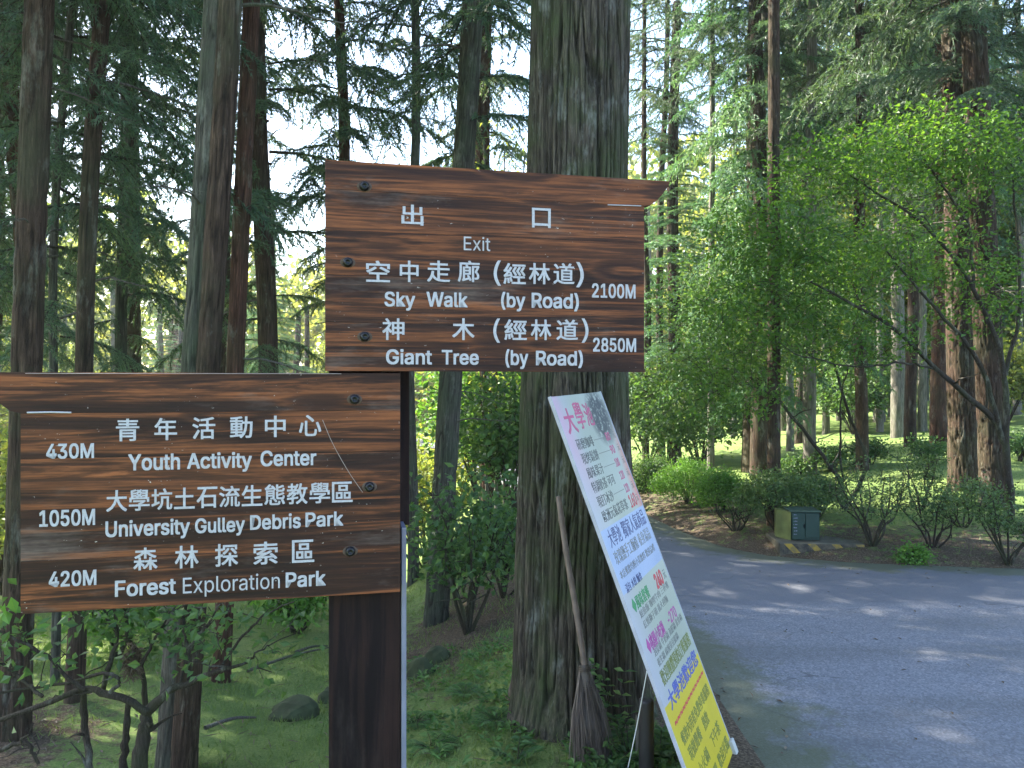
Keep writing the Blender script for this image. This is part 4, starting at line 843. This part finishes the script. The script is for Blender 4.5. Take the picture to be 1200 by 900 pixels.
# understorey beyond the crest
for k, (px, Y, h_, lf) in enumerate(((600, 10.5, 1.9, 'broad'), (560, 13, 2.4, 'azalea_bright'), (500, 14, 2.8, 'far'), (620, 15, 2.5, 'far'), (90, 11, 2.2, 'far'), (300, 12.5, 2.6, 'azalea_bright'), (430, 15, 3., 'far'), (760, 17, 2.2, 'broad'), (820, 15.5, 1.8, 'broad'), (200, 14, 3, 'far'), (-10, 12, 2.4, 'far'), (365, 16, 3.4, 'far'), (1000, 19, 1.8, 'broad'), (930, 21, 2.2, 'far'), (1180, 18, 1.8, 'far'))):
    X = (px - 600) / FPX * Y; lb = 'leafy undergrowth bush down the slope behind the signs' if px < 700 else 'undergrowth bush deep in the forest beyond the road'
    twiggy(lb, 0, 0, FPX / Y * h_ * .9, FPX / Y * h_, 40 + k, lf, 12, 330, .12, .25, group='undergrowth bushes left' if px < 700 else 'undergrowth bushes right', b=(X, Y, Hs(X, Y)), name='bush', stemr=.02, reach=.8)

for k, (px, py, w_, h_) in enumerate(((1020, 545, 40, 26), (1090, 545, 34, 20), (975, 552, 36, 24), (1195, 540, 40, 30), (930, 560, 30, 20), (1150, 520, 30, 18))):
    twiggy(('low bush on the mossy slope above the largest azalea', 'small bush on the slope left of the brown trunk', 'low bush on the slope behind the red brown trunk', 'bush on the slope at the right edge', 'small bush on the slope just above the cabinet', 'tiny bush high on the slope between the two tall trunks')[k], px, py, w_, h_, 80 + k, 'broad', 7, 90, .06, .1, name='bush', per=14)
# near shrub with bare crooked branches, lower left
rng = np.random.default_rng(8); bs = PT(168, 905, 3.05); bs[2] = Hs(bs[0], bs[1])
sh = thing('bare_branch_shrub', 'near shrub with crooked bare mossy branches below the lower sign', 'shrub', tuple(bs)); wood = []; nodes = []
BR = [([(165, 960), (163, 900), (170, 860), (172, 835)], 3.05, .034, .024), ([(172, 835), (195, 812), (222, 800), (255, 786), (290, 776)], 3.0, .02, .005), ([(172, 835), (150, 820), (120, 812), (100, 806), (60, 822), (0, 845), (-40, 852)], 2.95, .015, .008),
      ([(120, 812), (128, 780), (136, 740), (134, 700), (128, 670)], 3.05, .011, .005), ([(222, 800), (220, 760), (214, 725), (222, 700)], 3.05, .011, .005), ([(100, 808), (80, 795), (50, 765), (20, 750), (-10, 735)], 2.9, .008, .004),
      ([(50, 816), (25, 795), (0, 778)], 2.85, .007, .004), ([(96, 806), (100, 850), (106, 905), (108, 960)], 2.98, .012, .016), ([(150, 818), (148, 870), (140, 930)], 3.1, .012, .016), ([(172, 835), (166, 780), (150, 745), (148, 700)], 3.1, .012, .006),
      ([(255, 786), (285, 745), (310, 720), (345, 705)], 3., .006, .003), ([(220, 760), (245, 730), (262, 700)], 3., .006, .003), ([(166, 780), (185, 745), (200, 715)], 3.05, .007, .003), ([(128, 812), (140, 800), (125, 790), (75, 800), (0, 812)], 2.9, .008, .005),
      ([(136, 740), (120, 715), (112, 690)], 3., .006, .003), ([(290, 776), (300, 765), (318, 755)], 3., .005, .002), ([(0, 880), (30, 870), (45, 895)], 2.9, .009, .006)]
for pts, Y, r0, r1 in BR:
    P = smooth_path([PT(a, b, Y + rng.normal(0, .02)) for a, b in pts], 16) - bs; P[1:-1] += rng.normal(0, .003, (14, 3)); rr = np.linspace(r0, r1, 16) * rng.uniform(.9, 1.15, 16)
    wood.append((*tube(P, rr, 8), 0, True)); nodes.append(P)
    for q in (6, 10, 13):
        d = unit(rng.normal(0, 1, 3) * [1, .8, 1] + [0, 0, .5]); L_ = rng.uniform(.06, .2); Q = P[q] + d * np.linspace(0, L_, 5)[:, None] + rng.normal(0, .006, (5, 3)); Q[0] = P[q]; wood.append((*tube(Q, np.linspace(rr[q] * .5, .0015, 5), 5), 0, True)); nodes.append(Q)
part('branches', mk('branches', wood, [M['twig']]), sh)
nodes = np.concatenate(nodes); good = nodes[nodes[:, 2] + bs[2] > PT(0, 770, 3)[2]]; cs = good[rng.integers(0, len(good), 60)] + rng.normal(0, .05, (60, 3))
extra = np.array([PT(rng.uniform(130, 330), rng.uniform(690, 765), rng.uniform(3., 3.4)) - bs for _ in range(28)])
tw, lf = spray(nodes, np.concatenate([cs, extra]), rng, 9, .045, .06, .8, .25, .4, .0016)
part('foliage', mk('foliage', [lf] + tw, [M['broad'], M['twig']]), sh)
c0 = PT(155, 775, 3.06) - bs; q = unit(rng.normal(0, 1, (500, 3))) * rng.random((500, 1)) ** .5 * [.035, .035, .08]
V, F, rn = leaves(c0 + q, rng.normal(0, 1, (500, 3)) + [0, 0, -.6], .035, .006, rng, .2); part('dead_clump', mk('dead_clump', [(V, F, 0, False, rn)], [M['litter']]), sh, 'dark clump of dead twigs caught in the branches')
# broad leaves of a branch hanging in at the left edge
rng = np.random.default_rng(9); SLV = [leaves(np.array([PT(2 + rng.uniform(-30, 12), rng.uniform(690, 765), 2.2)]), rng.normal(0, .5, (1, 3)) + [0, 0, -.8], .05, .03, rng, .2) for _ in range(14)]
wv_, wf_ = tube(smooth_path([PT(-60, 660, 2.2), PT(-25, 690, 2.2), PT(-5, 735, 2.2), PT(2, 770, 2.2)], 10), np.linspace(.006, .002, 10), 5)
w2, f2 = tube([PT(-60, 660, 2.2), PT(-90, 700, 2.25), np.array([-1.9, 2.3, Hs(-1.9, 2.3)])], [.006, .012, .02], 6)
lb = thing('leafy_sapling', 'few large green leaves poking in at the left edge below the lower sign', 'sapling', (-1.9, 2.3, Hs(-1.9, 2.3))); o_ = np.array(lb.location)
part('stem', mk('stem', [(wv_ - o_, wf_, 0, True), (w2 - o_, f2, 0, True)], [M['twig']]), lb); [part('leaf', mk('leaf', [(V - o_, F, 0, False, rn)], [M['azalea_bright']]), lb) for V, F, rn in SLV]

# ---------------------------------------------------------------- broom
hp = smooth_path([PT(654.5, 582, 3.50), PT(664, 650, 3.44), PT(675, 715, 3.40), PT(686, 786, 3.36)], 40)
br0 = PT(694, 893, 3.30); br0[2] = Hs(br0[0], br0[1])
bro = thing('broom', 'bamboo handled twig broom leaning on the thick trunk', 'broom', tuple(br0))
rr = np.full(40, .0128); rr[[5, 12, 19, 26, 33]] = .0152
part('handle', mk('handle', [(*tube(hp - br0, rr, 12), 0, True), (*tube(np.array([hp[0] - br0, hp[0] - br0 + [0, 0, .001]]), [.0128, .001], 12), 0, True)], [M['bamboo']]), bro)
a = PT(684, 778, 3.37) - br0; bnd = PT(688, 812, 3.36) - br0; tip = np.array([.0, .0, .01]); rng = np.random.default_rng(4); ch = []
V, F = tube(smooth_path([a, bnd, bnd * .7 + tip * .3, bnd * .45 + tip * .55], 10), [.02, .026, .03, .032, .038, .042, .046, .05, .05, .03], 12); part('binding_core', mk('binding_core', [(V, F, 0, True, np.full(len(V), .2))], [M['bristle']]), bro)
for k in range(900):
    s0 = rng.random() ** .7; st = a * (1 - s0 * .6) + bnd * s0 * .6; ang = rng.uniform(0, 6.28); sp_ = rng.random() ** .6
    off = np.array([math.cos(ang), math.sin(ang) * .6, 0]); r_s = .018 + .012 * s0; en = tip + off * [.066, .06, 0] * sp_ + [rng.normal(0, .022), rng.normal(0, .015), abs(rng.normal(0, .03)) + (.12 * rng.random() if rng.random() < .3 else 0)]
    mid = st * .45 + en * .55 + off * .012; P = np.array([st + off * r_s, mid + off * .01, en]); V, F = tube(P, [.0022, .0018, .001], 3); ch.append((V, F, 0, False, np.full(len(V), rng.random())))
tag(part('bristles', mk('bristles', ch, [M['bristle']]), bro), kind='stuff')
for s0, nm in ((.25, 'binding'), (.9, 'binding')):
    c = a * (1 - s0) + bnd * s0; th = np.linspace(0, 2 * np.pi * 3, 60); part(nm, mk(nm, [(*tube(np.stack([c[0] + np.cos(th) * (.024 + .008 * s0), c[1] + np.sin(th) * (.024 + .008 * s0), c[2] + th * .0012], -1), .0018, 4), 0, True)], [M['litter']]), bro)
# short black post, mossy stake and string
p = PT(757.5, 905, 3.18); gz = Hs(p[0], p[1]); zt = PT(757, 819, 3.18)[2]
th = np.arange(24) * 2 * np.pi / 24; prof = [(.031, gz - .1 - gz), (.031, zt - .012 - gz), (.029, zt - .003 - gz), (.022, zt - gz), (.0005, zt + .001 - gz)]
V = np.array([[r_ * math.cos(t), r_ * math.sin(t), z] for r_, z in prof for t in th]); F = np.array([[i * 24 + j, i * 24 + (j + 1) % 24, (i + 1) * 24 + (j + 1) % 24, (i + 1) * 24 + j] for i in range(4) for j in range(24)])
o = link('short_post', mk('short_post', [(V, F, 0, True)], [M['black_plastic']])); o.location = (p[0], p[1], gz); tag(o, 'short black plastic post behind the foot of the menu board', 'post')
p2 = PT(748, 905, 3.3); g2 = Hs(p2[0], p2[1]); V, F = tube([(0, 0, -.1), (.002, 0, .15), (0, 0, PT(748, 838, 3.3)[2] - g2)], [.014, .013, .011], 8)
o = link('wooden_stake', mk('wooden_stake', [(V, F, 0, True)], [M['bark_pale']])); o.location = (p2[0], p2[1], g2); tag(o, 'thin mossy wooden stake left of the short black post', 'stake')
q0 = PT(759, 782, 3.12); q1 = PT(733, 892, 3.2); q1[2] = Hs(q1[0], q1[1]); V, F = tube(smooth_path([q0, (q0 + q1) / 2 + [.0, 0, -.015], q1], 14) - q1, .0022, 5)
o = link('string', mk('string', [(V, F, 0, True)], [M['string']])); o.location = tuple(q1); tag(o, 'thin white string tied down from behind the menu board', 'string')

# ---------------------------------------------------------------- cabinet on its slab
bc = ground_at(945, 640); k = bc[1] / FPX; cab = thing('utility_cabinet', 'small dark green cabinet with sunlit side in olive standing across the road', 'cabinet', tuple(bc + [0, 0, .055]), R(-4))
wd, ht, dp = 35 * k, 33 * k, .3
l_ = -27 * k
part('body', pbox('body', l_ + 10 * k, l_ + 10 * k + wd - 2 * k, .02, dp, .0, ht, M['box_green'], .006), cab)
part('door', pbox('door', l_ + 11 * k, l_ + 10 * k + wd * .45, .002, .019, .012, ht - .012, M['box_green'], .003), cab)
part('door', pbox('door', l_ + 10 * k + wd * .46, l_ + 7 * k + wd, .002, .019, .03, ht - .012, M['box_green'], .003), cab)
V = np.array([[l_ + 9.6 * k, .012, 0], [l_ - 2 * k, .20, 0], [l_ - 2 * k, .20, ht], [l_ + 9.6 * k, .012, ht], [l_ + 9.9 * k, .03, 0], [l_ - 1 * k, dp, 0], [l_ - 1 * k, dp, ht], [l_ + 9.9 * k, dp, ht], [l_ + 9.9 * k, dp, 0]])
me = mk('side_panel', [(V[:4], [[1, 0, 3, 2]], 0, False), (V[[1, 2, 6, 5]], [[0, 1, 2, 3]], 0, False), (V[[2, 3, 7, 6]], [[0, 1, 2, 3]], 0, False)], [M['box_sunlit_side']])
part('side_panel', me, cab, 'side of the cabinet, olive yellow for the sunlight on it')
part('lid', pbox('lid', l_ - .01 + 9 * k, l_ + 9 * k + wd, .0, dp + .01, ht + .001, ht + .018, M['box_top'], .004), cab)
part('handle', pbox('handle', l_ + 10 * k + wd * .40, l_ + 10 * k + wd * .43, -.012, .001, ht * .45, ht * .6, M['bolt'], .002), cab)
mm = []
rng = np.random.default_rng(2)
for i in range(7):
    for j in range(3): 
        x = l_ + 12.5 * k + j * .012 + rng.normal(0, .002); z = ht * .9 - i * .034; V, F = box(x, x + rng.uniform(.006, .016), -.0002, .0015, z, z + rng.uniform(.004, .012)); mm.append((V, F, 0, False))
part('worn_marking', mk('worn_marking', mm, [M['strip']]), cab, 'faint worn pale marks down the left of the cabinet door')
slab = thing('concrete_slab', 'concrete plinth with worn black and yellow stripes under the cabinet', 'plinth', tuple(bc), R(-4))
part('slab_top', pbox('slab_top', l_ - 8 * k, 62 * k, -.12, .42, -.12, .053, M['concrete'], .008), slab)
part('striped_face', pbox('striped_face', l_ - 8 * k + .01, 62 * k - .01, -.128, -.121, -.11, .046, M['hazard'], .001), slab)

# ---------------------------------------------------------------- stones, sticks, ground cover
def stone(px, py, w, h, label, seed):
    b = ground_at(px, py); k = b[1] / FPX; rx = w * k / 2; rng = np.random.default_rng(seed); bm = bmesh.new(); bmesh.ops.create_icosphere(bm, subdivisions=3, radius=1)
    for v in bm.verts:
        c = v.co; f = 1 + .35 * (fbm(np.array([c.x * 1.7 + seed]), np.array([c.y * 1.7 + c.z * 1.3]), seed, 3)[0] - .45) * 2; v.co = (c.x * f * rx, c.y * f * rx * .8, c.z * f * h * k * .75 + h * k * .1)
    me = bpy.data.meshes.new('stone'); bm.to_mesh(me); bm.free(); me.materials.append(M['stone']); o = link('stone', me); o.location = tuple(b); tag(o, label, 'stone')
stone(345, 842, 58, 30, 'mossy flat stone on the grass left of the signpost', 1); stone(494, 792, 34, 26, 'mossy dark stone on the slope right of the signpost', 2); stone(512, 776, 30, 22, 'rounded mossy stone just behind the dark stone', 3); stone(384, 822, 24, 18, 'small dark stone touching the signpost left side', 4)
for k, (a, b, lb) in enumerate((((290, 790), (385, 762), 'long pale fallen stick on the grass left of the signpost'), ((345, 768), (384, 760), 'short mossy stick near the post'), ((240, 858), (300, 845), 'short fallen twig on the lower grass'))):
    A = ground_at(*a); B = ground_at(*b); P = smooth_path([A + [0, 0, .02], (A + B) / 2 + [0, .03, .03], B + [0, 0, .02]], 10) - A; o = link('fallen_stick', mk('fallen_stick', [(*tube(P, np.linspace(.012, .006, 10), 6), 0, True)], [M['twig_grey']])); o.location = tuple(A); tag(o, lb, 'stick')
rng = np.random.default_rng(31)
# short grass in tufts on the near slope and thin on the hill
def scatter(n, x0, x1, y0, y1, dens):
    X = rng.uniform(x0, x1, n); Y = rng.uniform(y0, y1, n); k = rng.random(n) < dens(X, Y); X, Y = X[k], Y[k]; return np.stack([X, Y, H(X, Y)], -1)
inview = lambda X, Y: np.abs(X / np.maximum(Y, .1)) < .72
G1 = scatter(190000, -5, 1.0, 2.6, 10, lambda X, Y: inview(X, Y) * (X < xleft(Y) - .25) * np.clip(1 - litter_amt(X, Y), .04, 1) * np.clip(fbm(X * 2.2, Y * 2.2, 4, 3) * 2 - .45, 0, 1) * np.clip(7 / Y, .4, 1))
G2 = scatter(60000, 1.6, 12, 7, 15, lambda X, Y: inview(X, Y) * (dfar(X, Y) > .15) * np.clip(1 - litter_amt(X, Y), .05, 1) * .6)
for GG, nm, L_ in ((G1, 'grass', .042), (G2, 'slope_grass', .05)):
    n_ = len(GG); D = unit(rng.normal(0, .5, (n_, 3)) * [1, 1, .2] + [0, 0, .8]); sd = unit(rng.normal(0, 1, (n_, 3)) * [1, 1, 0]) * .003; ln = L_ * rng.uniform(.4, 1.4, n_)[:, None]
    V = np.stack([GG - sd, GG + sd, GG + D * ln], 1).reshape(-1, 3)
    tag(link(nm, mk(nm, [(V, np.arange(n_ * 3).reshape(-1, 3), 0, False, np.repeat(rng.random(n_), 3))], [M['grass']])), 'short mossy grass on the near slope left of the thick trunk' if nm == 'grass' else 'short grass on the slope across the road', 'grass', kind='stuff')
LT = scatter(60000, -4, 12, 2.4, 13, lambda X, Y: inview(X, Y) * (~onroad(X, Y, .0)) * np.clip(litter_amt(X, Y) - .04, 0, 1) * np.clip(fbm(X * 3, Y * 3, 9, 2) * 2.2 - .5, .1, 1) * .8)
LR = scatter(5000, .6, 6, 2.2, 11, lambda X, Y: inview(X, Y) * onroad(X, Y, 0) * np.exp(-np.minimum(-dfar(X, Y), X - xleft(Y)) / .13) * .9)
LR2 = scatter(90, .9, 6, 2.5, 8, lambda X, Y: onroad(X, Y, 0) * 1.)
LT = np.concatenate([LT, LR + [0, 0, .006], LR2 + [0, 0, .006]]); D = rng.normal(0, 1, LT.shape) * [1, 1, .25]; V, F, rn = leaves(LT + [0, 0, .004], D, .035 * rng.uniform(.4, 1.4, len(LT)), .016, rng, .8)
NT_ = scatter(9000, -4.5, 9, 2.4, 11, lambda X, Y: inview(X, Y) * (~onroad(X, Y, -.05)) * .5); V2, F2, r2 = leaves(NT_ + [0, 0, .012], rng.normal(0, 1, NT_.shape) * [1, 1, .12], .11 * rng.uniform(.3, 1.3, len(NT_)), .006, rng, .8, .6)
tag(link('leaf_litter', mk('leaf_litter', [(V, F, 0, False, rn), (V2, F2, 0, False, r2)], [M['litter']])), 'brown fallen leaves along the road edges and under the shrubs', 'leaf litter', kind='stuff')
# low herbs round the thick trunk
GC = np.concatenate([scatter(1100, -1.2, .1, 3.0, 5.4, lambda X, Y: (X / Y > -.14) * np.clip(fbm(X * 3, Y * 3, 2, 3) * 2.4 - .6, 0, 1)), scatter(500, .25, .8, 2.9, 3.6, lambda X, Y: (X < xleft(Y) - .1) * .9)])
C, D = [], []
for c in GC:
    m = rng.integers(4, 8); a = rng.uniform(0, 6.28, m); C.append(np.repeat(c[None], m, 0) + np.stack([np.cos(a) * .008, np.sin(a) * .008, rng.uniform(.01, .05, m)], -1)); D.append(np.stack([np.cos(a), np.sin(a), rng.uniform(.1, .7, m)], -1))
C = np.concatenate(C); V, F, rn = leaves(C, np.concatenate(D), .04 * rng.uniform(.5, 1.3, len(C)), .02, rng, .7)
tag(link('ground_herbs', mk('ground_herbs', [(V, F, 0, False, rn)], [M['fern']])), 'low leafy ground cover round the foot of the thick trunk', 'ground cover', kind='stuff')
def leafy_plant(label, base, h, nst, seed, size=.055, mat='broad'):
    rng = np.random.default_rng(seed); t = thing('leafy_plant', label, 'plant', tuple(base)); wood = []; C = []; D = []
    for s in range(nst):
        a = rng.uniform(0, 6.28); e = np.array([math.cos(a) * .10, math.sin(a) * .08, h * rng.uniform(.5, 1)]); P = smooth_path([(0, 0, -.02), e * [.4, .4, .5], e], 8); wood.append((*tube(P, np.linspace(.003, .0015, 8), 4), 0, True))
        for q in range(2, 8):
            for sg in (1, -1): b_ = a + sg * 1.2 + rng.normal(0, .3); C.append(P[q]); D.append([math.cos(b_), math.sin(b_), rng.uniform(-.1, .3)])
    part('stems', mk('stems', wood, [M['twig']]), t); V, F, rn = leaves(np.array(C), np.array(D), size * rng.uniform(.7, 1.2, len(C)), size * .45, rng, .8); part('leaf_cluster', mk('leaf_cluster', [(V, F, 0, False, rn)], [M[mat]]), t)
for k, (px, py, Y, h, lb) in enumerate(((722, 870, 3.42, .42, 'dark leaved plant climbing the trunk base between broom and menu board'), (738, 885, 3.3, .2, 'low leafy plant left of the short black post'), (772, 890, 3.35, .16, 'low leafy plant right of the short black post'), (716, 890, 3.25, .12, 'small leafy plant at the tip of the broom'), (606, 888, 3.4, .1, 'tiny plant at the left foot of the thick trunk'))):
    b = PT(px, py, Y); b[2] = Hs(b[0], b[1]); leafy_plant(lb, b, h, 6, 70 + k)
# ferns
def fern(label, px, py, r_, seed, n=9):
    b = ground_at(px, py); rng = np.random.default_rng(seed); C, D = [], []; t = thing('fern', label, 'fern', tuple(b)); wood = []
    for s in range(n):
        a = s * 6.283 / n + rng.normal(0, .2); u = np.linspace(.1, 1, 14); P = np.stack([np.cos(a) * r_ * u, np.sin(a) * r_ * u, r_ * (.9 * u - .75 * u ** 2)], -1); wood.append((*tube(P[::3], .0015, 3), 0, True)); side = np.array([-math.sin(a), math.cos(a), 0])
        for sg in (1, -1): C.append(P); D.append(side * sg + np.array([math.cos(a), math.sin(a), 0]) * .5 + rng.normal(0, .05, P.shape))
    C = np.concatenate(C); u = np.tile(np.linspace(.1, 1, 14), 2 * n); V, F, rn = leaves(C, np.concatenate(D), r_ * .38 * np.sin(np.clip(u * 2.6 + .35, 0, 3.1)) + .005, .012, rng, .9)
    part('rachis', mk('rachis', wood, [M['twig']]), t); part('frond', mk('frond', [(V, F, 0, False, rn)], [M['fern']]), t)
fern('pale fern close to the left base of the thick trunk', 580, 848, .13, 1); fern('fern on the slope right of the signpost', 506, 880, .14, 2); fern('fern behind the first one on the slope', 545, 815, .12, 3); fern('fern low beside the signpost', 488, 850, .12, 4)

# ---------------------------------------------------------------- thin morning haze in the wood
hz = bpy.data.materials.new('haze_air'); hz.use_nodes = True; t_ = hz.node_tree; t_.nodes.clear(); o_ = t_.nodes.new('ShaderNodeOutputMaterial'); v_ = t_.nodes.new('ShaderNodeVolumePrincipled')
v_.inputs['Color'].default_value = (.86, .92, 1, 1); v_.inputs['Density'].default_value = .0008; v_.inputs['Anisotropy'].default_value = .3; t_.links.new(v_.outputs[0], o_.inputs['Volume'])
V, F = box(-235, 235, -40, 335, float(GZ.min()) - 1.5, 26); tag(link('haze', mk('haze', [(V, F, 0, False)], [hz])), 'thin pale morning haze filling the forest', 'haze', kind='stuff')
